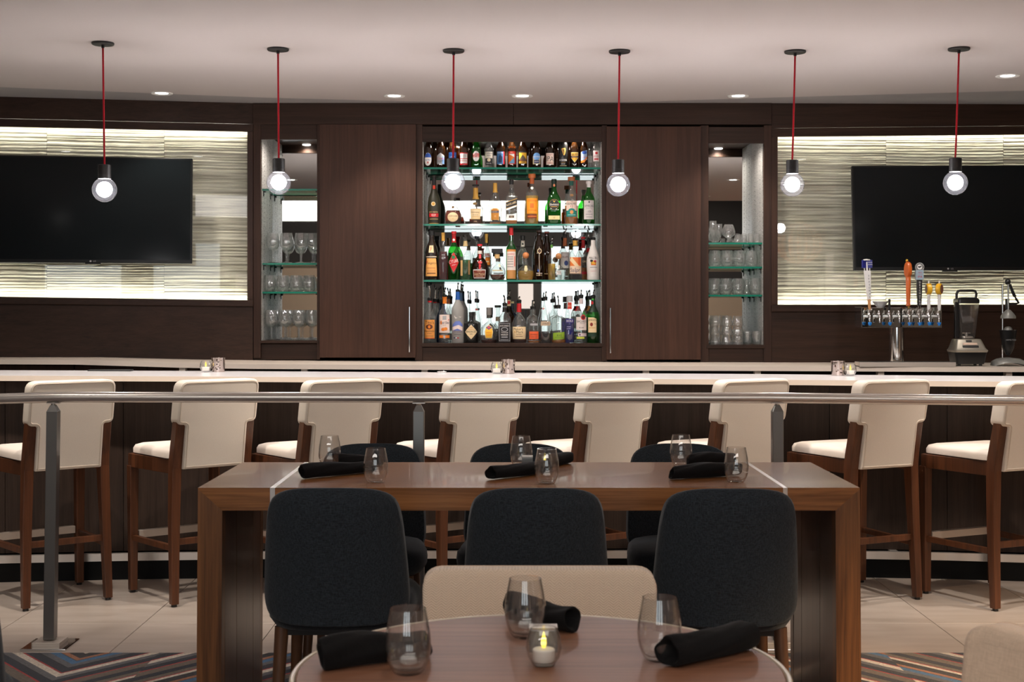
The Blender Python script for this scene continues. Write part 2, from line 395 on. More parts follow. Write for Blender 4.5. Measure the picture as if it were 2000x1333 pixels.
def carpet_mat():
    m, nt, out = new_mat('chevron_carpet'); b = bsdf(nt, out, (.1, .1, .1), .95, 0, 0, .1, .2)
    tc = N(nt, 'ShaderNodeTexCoord'); sp = N(nt, 'ShaderNodeSeparateXYZ'); nt.links.new(tc.outputs['Object'], sp.inputs[0])
    def mth(op, a, bb=None, c=None):
        n = N(nt, 'ShaderNodeMath', operation=op)
        for i, v in enumerate((a, bb, c)):
            if v is None: continue
            if isinstance(v, (int, float)): n.inputs[i].default_value = v
            else: nt.links.new(v, n.inputs[i])
        return n.outputs[0]
    nz = N(nt, 'ShaderNodeTexNoise', iScale=420.0, iDetail=1.0); nt.links.new(tc.outputs['Object'], nz.inputs['Vector'])
    fuzz = mth('MULTIPLY_ADD', nz.outputs[0], .016, -.008)
    xs = mth('ADD', sp.outputs['X'], 1.76)
    zz = mth('PINGPONG', xs, 2.2)                       # zigzag of half width .62 m
    cell = mth('FLOOR', mth('ADD', xs, .7))
    t0 = mth('MULTIPLY_ADD', zz, -1.2, sp.outputs['Y'])
    t = mth('ADD', mth('ADD', t0, fuzz), mth('MULTIPLY', cell, .17))
    u = mth('FRACT', mth('DIVIDE', t, .72))
    navy, brown, grey, cream, red, blue, rust, dark = [(34, 38, 50), (112, 98, 84), (100, 98, 100), (222, 208, 190), (176, 44, 42), (66, 112, 150), (170, 110, 76), (46, 43, 46)]
    blk = (16, 15, 17)
    st = [(0, brown), (.10, red), (.118, navy), (.20, blk), (.21, grey), (.28, cream), (.35, red), (.368, navy), (.46, blk), (.47, grey), (.54, blue), (.61, blk), (.62, rust), (.67, dark), (.76, blk), (.77, cream), (.82, red), (.838, brown), (.91, blk), (.92, navy)]
    r = ramp(nt, [(p, lin(c)) for p, c in st], 'CONSTANT'); nt.links.new(u, r.inputs[0])
    mp_ = N(nt, 'ShaderNodeMapping'); mp_.inputs['Scale'].default_value = (90, 220, 90); nt.links.new(tc.outputs['Object'], mp_.inputs['Vector'])
    n3 = N(nt, 'ShaderNodeTexNoise', iScale=1.0, iDetail=3.0, iRoughness=.8); nt.links.new(mp_.outputs[0], n3.inputs['Vector'])
    n2 = N(nt, 'ShaderNodeMapRange', clamp=False); n2.inputs[1].default_value = .32; n2.inputs[2].default_value = .68; n2.inputs[3].default_value = .25; n2.inputs[4].default_value = 1.35; nt.links.new(n3.outputs[0], n2.inputs[0])
    mx = N(nt, 'ShaderNodeMix', data_type='RGBA', blend_type='MULTIPLY'); mx.inputs[0].default_value = .8
    nt.links.new(r.outputs[0], mx.inputs[6]); nt.links.new(n2.outputs[0], mx.inputs[7])
    br = N(nt, 'ShaderNodeBrightContrast', iBright=.0, iContrast=.0); nt.links.new(mx.outputs[2], br.inputs[0]); nt.links.new(br.outputs[0], b.inputs['Base Color'])
    bp = N(nt, 'ShaderNodeBump', iStrength=.8, iDistance=.004); nt.links.new(nz.outputs[0], bp.inputs['Height']); nt.links.new(bp.outputs[0], b.inputs['Normal'])
    return m
MB().box(-6, 6, -5.2, YC - .002, -.1, .003).build('floor_carpet', carpet_mat(), kind='structure')
# ---------------------------------------------------------------- ceiling: bar soffit with a curved far edge, a shallow set-back strip behind it
edge = [(-5.9, 8.0)] + [P(px, 0, Y)[:2] for px, Y in ((-120, 8.40), (0, 8.55), (300, 8.80), (520, 8.98), (760, 9.12), (1000, 9.2), (1250, 9.16), (1500, 8.98), (1750, 8.83), (2000, 8.69), (2120, 8.58))] + [(5.9, 8.0)]
ce = MB()
ce.prism([(-5.9, 1.9)] + edge + [(5.9, 1.9)], lambda x, y: (x, y, ZC), lambda x, y: (x, y, ZC + .05))
ce.build('ceiling', M['ceil'], smooth=0, kind='structure')
MB().box(-6, 6, 1.7, 10.4, ZC + .012, ZC + .2).build('ceiling_strip', M['ceil2'], smooth=0, kind='structure')
# the dining room behind the camera (seen in the mirrors): higher ceiling, side walls, window wall
MB().box(-6, 6, -5.2, 1.9, 3.5, 3.6).build('ceiling_dining', M['ceil2'], smooth=0, kind='structure')
MB().box(-6, 6, 1.86, 1.9, ZC + .05, 3.5).build('ceiling_drop', M['ceil2'], smooth=0, kind='structure')
for sx, nm in ((-1, 'wall_left'), (1, 'wall_right')):
    MB().box(5.9 * sx - .1, 5.9 * sx + .1, -5.2, 10.4, 0, 3.6).build(nm, M['wallpaint'], smooth=0, kind='structure')
YB = -1.5 - 3.0
wb = MB()
wb.box(-6, 6, YB - .15, YB, 0, .95); wb.box(-6, 6, YB - .15, YB, 3.34, 3.5); wb.box(-6, 6, YB - .15, YB, 2.76, 2.97)
sB = 2 * 9.75 - YB
winx = [(X(868, sB), X(990, sB)), (X(1058, sB), X(1178, sB)), (-2.9, -1.7)]
winx.sort()
prev = -6
for a, b in winx:
    wb.box(prev, a, YB - .15, YB, .95, 2.52); prev = b
wb.box(prev, 6, YB - .15, YB, .95, 2.52)
wb.build('wall_back', M['walldark'], smooth=0, kind='structure')
MB().box(-6, 6, YB - .15, YB + .02, 2.52, 2.76).build('trim_1', M['walldark'], smooth=0, kind='structure')
M['sky'] = emit('daylit_window', (.90, .97, 1), E_WINDOW)
M['cove'] = emit('lit_cove', (1, .93, .88), 4.5)
for i, (a, b) in enumerate(winx):
    MB().box(a, b, YB - .14, YB - .12, .95, 2.52).build('window_%d' % (i + 1), M['sky'], smooth=0, kind='structure')
MB().box(-5.5, 2.6, YB - .14, YB - .10, 2.97, 3.34).build('window_%d' % (len(winx) + 1), M['cove'], smooth=0, kind='structure')
M['stone'] = plain('beige_wall_panel', (196, 170, 146), .6)
MB().box(-5.8, -3.3, YB, YB + .05, .2, 2.2).build('wall_panel_left', M['stone'], smooth=0, kind='structure', bevel=.005)
MB().box(3.3, 4.15, YB, YB + .05, 0, 1.72).build('door_1', M['stone'], smooth=0, kind='structure', bevel=.005)
MB().box(2.6, 6, YB - .1, YB + .002, 2.97, 3.34).build('trim_2', M['walldark'], smooth=0, kind='structure')
# ---------------------------------------------------------------- back wall behind everything
wm = MB()
wm.pbox((-640, 150, 1250), (497, 195, 1250), YL(-640) + .45, YL(495) + .30, .1)
wm.pbox((497, 195, 1250), (1507, 195, 1250), YW + .62, YW + .62, .1)
wm.pbox((1507, 195, 1250), (2660, 150, 1250), YR(1507) + .30, YR(2660) + .30, .1)
wm.build('wall_bar', M['cab'], smooth=0, kind='structure')

def plaster_mat():
    m, nt, out = new_mat('ridged_plaster'); b = bsdf(nt, out, lin((226, 220, 202)), .85)
    tc = N(nt, 'ShaderNodeTexCoord'); mp = N(nt, 'ShaderNodeMapping'); mp.inputs['Scale'].default_value = (2, 2, 75)
    no = N(nt, 'ShaderNodeTexNoise', iScale=1.0, iDetail=4.0); nt.links.new(tc.outputs['Object'], mp.inputs['Vector']); nt.links.new(mp.outputs[0], no.inputs['Vector'])
    r = ramp(nt, [(.35, lin((176, 170, 154))), (.62, lin((236, 231, 214)))]); nt.links.new(no.outputs[0], r.inputs[0]); nt.links.new(r.outputs[0], b.inputs['Base Color'])  # grey bands put the shading of the ridges into the colour
    bp = N(nt, 'ShaderNodeBump', iStrength=.5, iDistance=.006); nt.links.new(no.outputs[0], bp.inputs['Height']); nt.links.new(bp.outputs[0], b.inputs['Normal'])
    return m
M['plaster'] = plaster_mat()
def wing(side):
    L = side == 'left'
    Yf = YL if L else YR
    xs = (-420, 0, 494) if L else (1507, 2000, 2480)
    pan = (-420, 483) if L else (1519, 2480)
    top = (lambda p: interp([0, 493], [190, 203.5], p)) if L else (lambda p: interp([1507, 2000], [207, 201], p))
    bt = (lambda p: interp([0, 483], [247, 257], p)) if L else (lambda p: interp([1519, 2000], [267, 262.5], p))     # panel top
    bb = (lambda p: interp([0, 483], [580, 586.5], p)) if L else (lambda p: interp([1519, 2000], [595.5, 595], p))   # panel bottom
    sh = (lambda p: interp([0, 493], [594, 599], p)) if L else (lambda p: interp([1507, 2000], [609, 609], p))       # ledge underside
    lo = (lambda p: 720)
    a, b = xs[0], xs[2]
    # fascia (two bands: a plain upper board and a slightly proud lower board)
    g = MB()
    mid = lambda p: lerp(top(p), bt(p), .72)
    g.pbox((a, top(a) - 6, mid(a)), (b, top(b) - 6, mid(b)), Yf(a), Yf(b), .03)
    g.pbox((a, mid(a) + .6, bt(a)), (b, mid(b) + .6, bt(b)), Yf(a) - .006, Yf(b) - .006, .03)
    g.build('trim_fascia_' + side, M['cabh'], kind='structure', smooth=0, bevel=.002)
    # lower dark panel and ledge, and the upright beside the cabinet
    g = MB()
    g.pbox((a, bb(a), sh(a)), (b, bb(b), sh(b)), Yf(a) - .02, Yf(b) - .02, .045)
    g.build('trim_ledge_' + side, M['cabh'], kind='structure', smooth=0, bevel=.003)
    g = MB(); g.pbox((a, sh(a) - 4, lo(a)), (b, sh(b) - 4, lo(b)), Yf(a) + .005, Yf(b) + .005, .05)
    g.build('wall_lower_' + side, M['cabh'], kind='structure', smooth=0)
    e = 483 if L else 1507; e2 = 494 if L else 1519
    g = MB(); g.pbox((e, bt(e), bb(e)), (e2, bt(e2), bb(e2)), Yf(e), Yf(e2), .03)
    g.build('trim_upright_' + side, M['cab'], kind='structure', smooth=0, bevel=.002)
    # lit feature: ridged plaster panels, each its own piece, set .17 m back; led strips; glass front
    root = thing('feature_panel', ('left' if L else 'right') + ' backlit wall panel of pale ridged plaster behind the ' + ('left' if L else 'right') + ' television', 'wall panel',
                 P(pan[0] if not L else pan[1], 420, Yf(pan[0] if not L else pan[1])))
    cuts = [-420, -140, 92, 321, 483] if L else [1519, 1730, 1959, 2190, 2480]
    rec = .12
    random.seed(11 if L else 17)
    for k in range(4):
        p0, p1 = cuts[k], cuts[k + 1]
        x0, y0 = X(p0, Yf(p0) + rec), Yf(p0) + rec; x1, y1 = X(p1, Yf(p1) + rec), Yf(p1) + rec
        if k == (3 if L else 0) :
            if L: x1 += .06; y1 += .0
            else: x0 -= .06
        zt0, zb0 = Z(bt(0 if L else 2000), Yf(0 if L else 2000)) + .06, Z(595, Yf(1000 if 0 else p0)) - .06
        nz, nx = 190, 26
        ln = sqrt((x1 - x0) ** 2 + (y1 - y0) ** 2)
        nrm = (-(y1 - y0) / ln, (x1 - x0) / ln)
        h = .5; nxt = 0; hi_ = False
        prof = []
        for i in range(nz + 1):
            if i >= nxt: hi_ = not hi_; h = random.uniform(.55, 1) if hi_ else random.uniform(0, .3); nxt = i + (random.choice((1, 2, 2, 3)) if hi_ else random.choice((1, 1, 2)))
            prof.append(h)
        ph = [random.uniform(0, 6) for _ in range(4)]
        vs, fs = [], []
        for i in range(nz + 1):
            for j in range(nx + 1):
                u = j / nx
                xx = x0 + (x1 - x0) * (u * .998 + .001); yy = y0 + (y1 - y0) * u
                wob = 1.1 * sin(u * 5 + ph[0]) + .8 * sin(u * 11 + ph[1] + i * .03) + random.uniform(-.45, .45)
                ii = min(nz, max(0, i + wob * .16)); i0 = int(ii); fr = ii - i0
                hv = lerp(prof[i0], prof[min(nz, i0 + 1)], fr)
                d = .009 * hv + random.uniform(0, .0025)
                vs.append((xx - nrm[0] * d, yy - nrm[1] * d, zb0 + (zt0 - zb0) * i / nz))
        for i in range(nz):
            for j in range(nx):
                q = i * (nx + 1) + j; fs.append((q, q + 1, q + nx + 2, q + nx + 1))
        MB().add(vs, fs).build('plaster_panel', M['plaster'], root, world=True, smooth=25)
    # led strips hidden behind the fascia and behind the ledge
    for (fn, dz) in ((bt, -7), (bb, 3)):
        g = MB()
        p0, p1 = pan
        za = lambda p: fn(p) + dz
        g.pbox((p0, za(p0) - 1.2, za(p0) + 1.2), (p1, za(p1) - 1.2, za(p1) + 1.2), Yf(p0) + .06, Yf(p1) + .06, .012)
        g.build('led_strip', M['led'], root, world=True, smooth=0)
    # glass sheets
    cg = [-420, 483] if L else [1519, 1858, 2480]
    for k in range(len(cg) - 1):
        g = MB(); p0, p1 = cg[k] + .4, cg[k + 1] - .4
        g.pbox((p0, bt(p0) - 1, bb(p0) + 1), (p1, bt(p1) - 1, bb(p1) + 1), Yf(p0) + .025, Yf(p1) + .025, .006)
        g.build('glass_pane', M['pane'], root, world=True, smooth=0)
    return root
wing('left'); wing('right')
# ---------------------------------------------------------------- back-bar cabinet
cab = thing('back_bar_cabinet', 'dark wood back bar cabinet with mirrored niches, glass shelves and two doors', 'cabinet', (0, YW, .9))
def flat(name, px0, px1, py0, py1, mat, Yf=YW, dep=.3, parent=None, bevel=.002):
    return MB().box(X(px0, Yf), X(px1, Yf), Yf, Yf + dep, Z(py1, Yf), Z(py0, Yf)).build(name, mat, parent or cab, world=True, bevel=bevel, smooth=0)
YM = 9.74
flat('header', 494, 1002.6, 199, 243, M['cabh'], YW - .012, .3)
flat('header', 1003.2, 1507, 199, 243, M['cabh'], YW - .012, .3)
flat('stile', 495, 509, 243, 700, M['cab'])
flat('stile', 619, 625, 243, 703, M['cab'])
flat('stile', 810, 825, 243, 704, M['cab'])
flat('stile', 1175.5, 1186, 245, 706, M['cab'])
flat('stile', 1368, 1384, 245, 709, M['cab'])
flat('stile', 1492, 1507, 245, 711, M['cab'])
flat('top_rail', 509, 619, 242, 272, M['cabh'], YW + .004, .03)
flat('top_rail', 825, 1175.5, 247, 277, M['cabh'], YW + .004, .03)
flat('top_rail', 1384, 1492, 248, 280, M['cabh'], YW + .004, .03)
flat('bottom_rail', 495, 622, 672, 703, M['cabh'], YW + .03)
flat('bottom_rail', 812, 1183, 679, 707, M['cabh'], YW + .012)
flat('bottom_rail', 1370, 1507, 681, 711, M['cabh'], YW + .012)
flat('niche_floor', 505, 623, 666, 671, M['cabh'], YW - .004, .46)
flat('niche_floor', 822, 1179, 671, 678, M['cabh'], YW - .004, .46)
flat('niche_floor', 1380, 1495, 674, 681, M['cabh'], YW - .004, .46)
# niche soffits, side walls of perforated metal, mirrors
M['perf'] = None
def perf_mat():
    m, nt, out = new_mat('perforated_metal'); b = bsdf(nt, out, lin((176, 172, 166)), .5, .25)
    tc = N(nt, 'ShaderNodeTexCoord'); no = N(nt, 'ShaderNodeTexNoise', iScale=140.0, iDetail=3.0); nt.links.new(tc.outputs['Object'], no.inputs['Vector'])
    r = ramp(nt, [(.35, lin((130, 126, 122))), (.6, lin((196, 192, 186)))]); nt.links.new(no.outputs[0], r.inputs[0]); nt.links.new(r.outputs[0], b.inputs['Base Color'])
    return m
M['perf'] = perf_mat(); M['slot'] = plain('bracket_slot_grey', (74, 72, 70), .7)
def niche(px0, px1, py0, py1):
    x0, x1, z0, z1 = X(px0, YW), X(px1, YW), Z(py1, YW), Z(py0, YW)
    MB().box(x0 - .01, x1 + .01, YM, YM + .006, z0, z1 + .12).build('mirror', M['mirror'], cab, world=True, smooth=0)
    MB().box(x0 - .01, x1 + .01, YW + .034, YM, z1 + .06, z1 + .09).build('niche_soffit', M['cab'], cab, world=True, smooth=0)
    for sx, xx in ((-1, x0), (1, x1)):
        for (a, b_) in ((YW + .03, YW + .225), (YW + .23, YM)):
            MB().box(min(xx, xx - sx * .004), max(xx, xx - sx * .004), a, b_, z0, z1 + .06).build('side_panel', M['perf'], cab, world=True, smooth=0)
        # two columns of shelf-bracket slots each side
        g = MB()
        n = int((z1 - z0) / .032)
        for yy in (YW + .12, YW + .32):
            for k in range(n):
                zz = z0 + .02 + k * .032
                xs_ = xx - sx * .0045; g.box(xs_ - .0007, xs_ + .0007, yy - .002, yy + .002, zz, zz + .007)
        o = g.build('bracket_slot', M['slot'], cab, world=True, smooth=0, kind='stuff')
def puck(px, zt):
    x, y = X(px, YW), YW + .075
    MB().lathe([(.0001, zt - .006), (.026, zt - .006), (.03, zt - .004), (.03, zt)], 24, (x, y, 0)).build('puck_fill_light', M['downlens'], cab, world=True)
    L = bpy.data.lights.new('puck_fill_beam', 'SPOT'); L.energy = E_PUCK; L.color = (1, .93, .86); L.spot_size = radians(150); L.spot_blend = .8; L.shadow_soft_size = .025
    o = bpy.data.objects.new('puck_fill_beam', L); COL.objects.link(o); o.location = (x, y - .01, zt - .012); o.rotation_euler = (radians(4), 0, 0)
for px_k in (880, 1000, 1120): puck(px_k, Z(277, YW) + .06)  # only the middle puck is inferred from a glint; outer ones added to light bottles
puck(564, Z(272, YW) + .06); puck(1438, Z(280, YW) + .06)  # added to brighten the glasses in the side niches
niche(509, 619, 272, 666); niche(825, 1175.5, 277, 671); niche(1384, 1492, 280, 674)
SHELF = {}
def shelf(key, px0, px1, py, dep=.36, t=.013):
    x0, x1, z = X(px0, YW) + .003, X(px1, YW) - .003, Z(py, YW + .04)
    SHELF[key] = z
    g = MB(); y0 = YW + .04; y1 = y0 + dep
    b = [(x0, y0, z - t), (x1, y0, z - t), (x1, y1, z - t), (x0, y1, z - t), (x0, y0, z), (x1, y0, z), (x1, y1, z), (x0, y1, z)]
    g.add(b, [(3, 2, 1, 0), (4, 5, 6, 7)]); g.mat(1); g.add(b, [(0, 1, 5, 4), (1, 2, 6, 5), (2, 3, 7, 6), (3, 0, 4, 7)])
    o = g.build('glass_shelf', [M['shelfglass'], M['glassedge']], cab, world=True, smooth=0)
    for xx, s in ((x0, 1), (x1, -1)):
        for yy in (y0 + .03, y0 + dep - .06):
            h = MB(); h.box(min(xx, xx + s * .016), max(xx, xx + s * .016), yy, yy + .03, z - t - .008, z - t); h.box(min(xx, xx + s * .005), max(xx, xx + s * .005), yy + .005, yy + .025, z - t - .035, z - t - .006)
            h.build('shelf_bracket', M['blackmetal'], o, smooth=0, world=True)
for k, py in (('c1', 327), ('c2', 437.5), ('c3', 547)): shelf(k, 825, 1175.5, py)
for k, py in (('l1', 369), ('l2', 514), ('l3', 570)): shelf(k, 509, 619, py)
for k, py in (('r1', 474), ('r2', 521), ('r3', 576)): shelf(k, 1384, 1492, py)
ZN = {'c': Z(671, YW - .004), 'l': Z(666, YW - .004), 'r': Z(674, YW - .004)}
# doors
for px0, px1, py0, py1, hx, hy0, hy1, nm in ((624, 812, 243, 699, 800.5, 600, 688, 'left'), (1184.5, 1369, 247, 703, 1191.5, 602, 690, 'right')):
    Yd = YW - .024
    d = flat('door', px0, px1, py0, py1, M['door'], Yd, .022)
    g = MB(); x, z0, z1 = X(hx, Yd), Z(hy1, Yd), Z(hy0, Yd)
    g.tube([(x, Yd, z0 + .012), (x, Yd - .03, z0 + .012), (x, Yd - .032, z0)], .004, 8)
    g.tube([(x, Yd, z1 - .012), (x, Yd - .03, z1 - .012), (x, Yd - .032, z1)], .004, 8)
    g.rod((x, Yd - .032, z0), (x, Yd - .032, z1), .0055, 10)
    g.build('handle', M['chrome'], d, world=True)
# ---------------------------------------------------------------- televisions
def text_geo(s, h, cache={}):
    """flat lettering as (verts, faces), cap height h, centred"""
    if s not in cache:
        cu = bpy.data.curves.new('t', 'FONT'); cu.body = s; cu.resolution_u = 2
        ob = bpy.data.objects.new('t', cu); me = ob.to_mesh()
        vs = [tuple(v.co) for v in me.vertices]; fs = [tuple(p.vertices) for p in me.polygons]
        ob.to_mesh_clear(); bpy.data.objects.remove(ob); bpy.data.curves.remove(cu)
        cache[s] = (vs, fs)
    vs, fs = cache[s]
    if not vs: return [], [], 0
    x0 = min(v[0] for v in vs); x1 = max(v[0] for v in vs); y0 = min(v[1] for v in vs); y1 = max(v[1] for v in vs)
    k = h / max(1e-6, y1 - y0)
    return [((v[0] - (x0 + x1) / 2) * k, (v[1] - (y0 + y1) / 2) * k) for v in vs], fs, (x1 - x0) * k
M['logo'] = plain('logo_grey', (150, 150, 150), .4)
M['logow'] = plain('print_white_letter', (235, 235, 232), .5)
def tv(label, pxc, pyc, Yc, yaw, tilt, w, h, group):
    c = P(pxc, pyc, Yc)
    t = thing('television', label, 'television', (c[0], c[1], c[2]), yaw, group)
    T = Matrix.Rotation(tilt, 4, 'X')
    def tr(g):
        g.v = [tuple(T @ Vector(v)) for v in g.v]; return g
    g = MB().box(-w / 2, w / 2, -.012, .03, -h / 2, h / 2); g.box(-w * .38, w * .38, .028, .055, -h * .36, h * .3)
    tr(g).build('housing', M['tvbezel'], t, bevel=.004, smooth=0)
    g = MB().box(-w / 2 + .012, w / 2 - .012, -.0135, -.011, -h / 2 + .022, h / 2 - .012)
    tr(g).build('screen', M['tvscreen'], t, smooth=0)
    g = MB()
    vs, fs, tw = text_geo('LG', .010)
    g.add([(x + .012, -.0125, y - h / 2 + .011) for x, y in vs], fs)
    g.lathe([(.0062, 0), (.0001, 0)], 16); 
    n = len(vs); g.v = g.v[:n] + [(v[0] - .014, -.0125, v[1] - h / 2 + .011) for v in g.v[n:]]
    tr(g).build('logo', M['logo'], t, smooth=0)
    g = MB().box(-.05, .05, -.010, .01, -h / 2 - .008, -h / 2)
    tr(g).build('chin', M['tvbezel'], t, bevel=.003, smooth=0)
    g = MB().box(-.2, .2, .05, .075, -.2, .2); g.box(-.03, .03, .06, .125, -.05, .05)
    tr(g).build('wall_mount', M['blackmetal'], t, smooth=0)
tv('black flat television on the left lit wall panel', 183, 410, 8.97, radians(10), radians(-6), 1.272, .712, 'wall televisions')
tv('black flat television on the right lit wall panel, above the beer taps', 1852, 426, 9.1, radians(-2), radians(-6), 1.272, .712, 'wall televisions')
# ---------------------------------------------------------------- back counter
bc = thing('back_counter', 'long white topped back counter under the cabinet, open shelves below', 'counter', (0, 9.0, 0))
px_ = [-460, 150, 350, 495, 1000, 1507, 1850, 2480]
bf = [700.5, 703.5, 709.5, 712, 714.5, 716, 717.6, 719.4]
yb_ = [8.6, 8.62, 8.65, 8.68, 8.68, 8.66, 8.62, 8.55]
def bcz(px): return Z(interp(px_, bf, px), interp(px_, yb_, px))
g = MB(); e = MB()
for i in range(len(px_) - 1):
    a, b = px_[i], px_[i + 1]
    xa, xb = X(a, yb_[i]), X(b, yb_[i + 1]); za, zb = Z(bf[i], yb_[i]), Z(bf[i + 1], yb_[i + 1])
    t = .030
    g.hexa([(xa, yb_[i], za - t), (xb, yb_[i + 1], zb - t), (xb, 9.42, zb - t), (xa, 9.42, za - t), (xa, yb_[i], za), (xb, yb_[i + 1], zb), (xb, 9.42, zb), (xa, 9.42, za)])
g.build('worktop', M['quartzedge'], bc, world=True, smooth=0)
for px in (356, 594, 829, 1053, 1262, 1480, 1721, 1971):
    Y = interp(px_, yb_, px) + .02; z = bcz(px) - .03
    MB().box(X(px - 6, Y), X(px + 6, Y), Y, Y + .05, 0, z).build('post', M['satin'], bc, world=True, smooth=0)
for p0, p1 in ((-440, -150), (-148, 144), (146, 286), (288, 316)):
    Y = 8.7; MB().box(X(p0, Y), X(p1, Y), Y, Y + .02, .1, bcz(p0) - .034).build('front_panel', M['cab'], bc, world=True, smooth=0, bevel=.002)
MB().box(-4.6, 4.6, 9.2, 9.3, 0, 1.0).build('back_board', M['kick'], bc, world=True, smooth=0)
MB().box(-4.6, 4.6, 8.8, 9.2, .5, .52).build('under_shelf', M['steel'], bc, world=True, smooth=0)
# ---------------------------------------------------------------- the bar
bar = thing('bar_counter', 'long curved bar with white stone top and dark wood front', 'bar', (0, 7.2, 0))
qx = [-480, 150, 400, 760, 1000, 1250, 1500, 1820, 2500]
qt = [732.6, 734.8, 735.8, 738, 739.5, 740.6, 742, 744.8, 750]
qy = [6.9, 6.99, 7.0, 6.99, 6.97, 6.95, 6.92, 6.86, 6.70]
def bary(px): return interp(qx, qy, px)
def barz(px): return Z(interp(qx, qt, px), bary(px))
g = MB(); t = .027; dp = .60
for i in range(len(qx) - 1):
    xa, xb = X(qx[i], qy[i]), X(qx[i + 1], qy[i + 1]); za, zb = Z(qt[i], qy[i]), Z(qt[i + 1], qy[i + 1]); ya, yb = qy[i], qy[i + 1]
    g.mat(0).add([(xa, ya, za), (xb, yb, zb), (xb, yb + dp, zb), (xa, ya + dp, za)], [(0, 1, 2, 3)])
    g.mat(1).add([(xa, ya, za - t), (xb, yb, zb - t), (xb, yb + dp, zb - t), (xa, ya + dp, za - t), (xa, ya, za), (xb, yb, zb), (xb, yb + dp, zb), (xa, ya + dp, za)], [(3, 2, 1, 0), (0, 1, 5, 4), (2, 3, 7, 6)])
g.build('bar_top', [M['quartz'], M['quartzedge']], bar, world=True, smooth=0)
def face(px): return interp([-480, 380, 1000, 1709, 2500], [6.98, 7.24, 7.27, 7.27, 6.94], px)
seams = [-480, -220, 10, 241, 470, 700, 930, 1160, 1390, 1620, 1850, 2080, 2290, 2500]
for a, b in zip(seams[:-1], seams[1:]):
    g = MB(); xa, xb = X(a + .6, face(a)), X(b - .6, face(b))
    g.hexa([(xa, face(a), .14), (xb, face(b), .14), (xb, face(b) + .02, .14), (xa, face(a) + .02, .14), (xa, face(a), barz(a) - t), (xb, face(b), barz(b) - t), (xb, face(b) + .02, barz(b) - t), (xa, face(a) + .02, barz(a) - t)])
    g.build('front_panel', M['barfront'], bar, world=True, smooth=0)
    g = MB(); xa, xb = X(a, face(a)), X(b, face(b))
    g.hexa([(xa, face(a) - .06, 0), (xb, face(b) - .06, 0), (xb, face(b) + .3, 0), (xa, face(a) + .3, 0), (xa, face(a) - .06, .1), (xb, face(b) - .06, .1), (xb, face(b) + .3, .1), (xa, face(a) + .3, .1)])
    g.build('kick_board', M['kick'], bar, world=True, smooth=0)
g = MB()
for a, b in zip(seams[:-1], seams[1:]):
    ya, yb = face(a) - .095, face(b) - .095; xa, xb = X(a, ya), X(b, yb)
    g.hexa([(xa, ya, .105), (xb, yb, .105), (xb, yb + .025, .105), (xa, ya + .025, .105), (xa, ya, .145), (xb, yb, .145), (xb, yb + .025, .145), (xa, ya + .025, .145)])
g.build('foot_rail', M['steel'], bar, world=True, smooth=0)
for px in (90, 400, 700, 1000, 1300, 1750, 1950):
    y = face(px) - .09; MB().box(X(px, y) - .02, X(px, y) + .02, y + .02, y + .08, .11, .14).build('foot_rail_bracket', M['steel'], bar, world=True, smooth=0)
g = MB(); 
g.box(-4, 4, 7.55, 7.6, 0, .9); g.build('back_panel', M['kick'], bar, world=True, smooth=0)
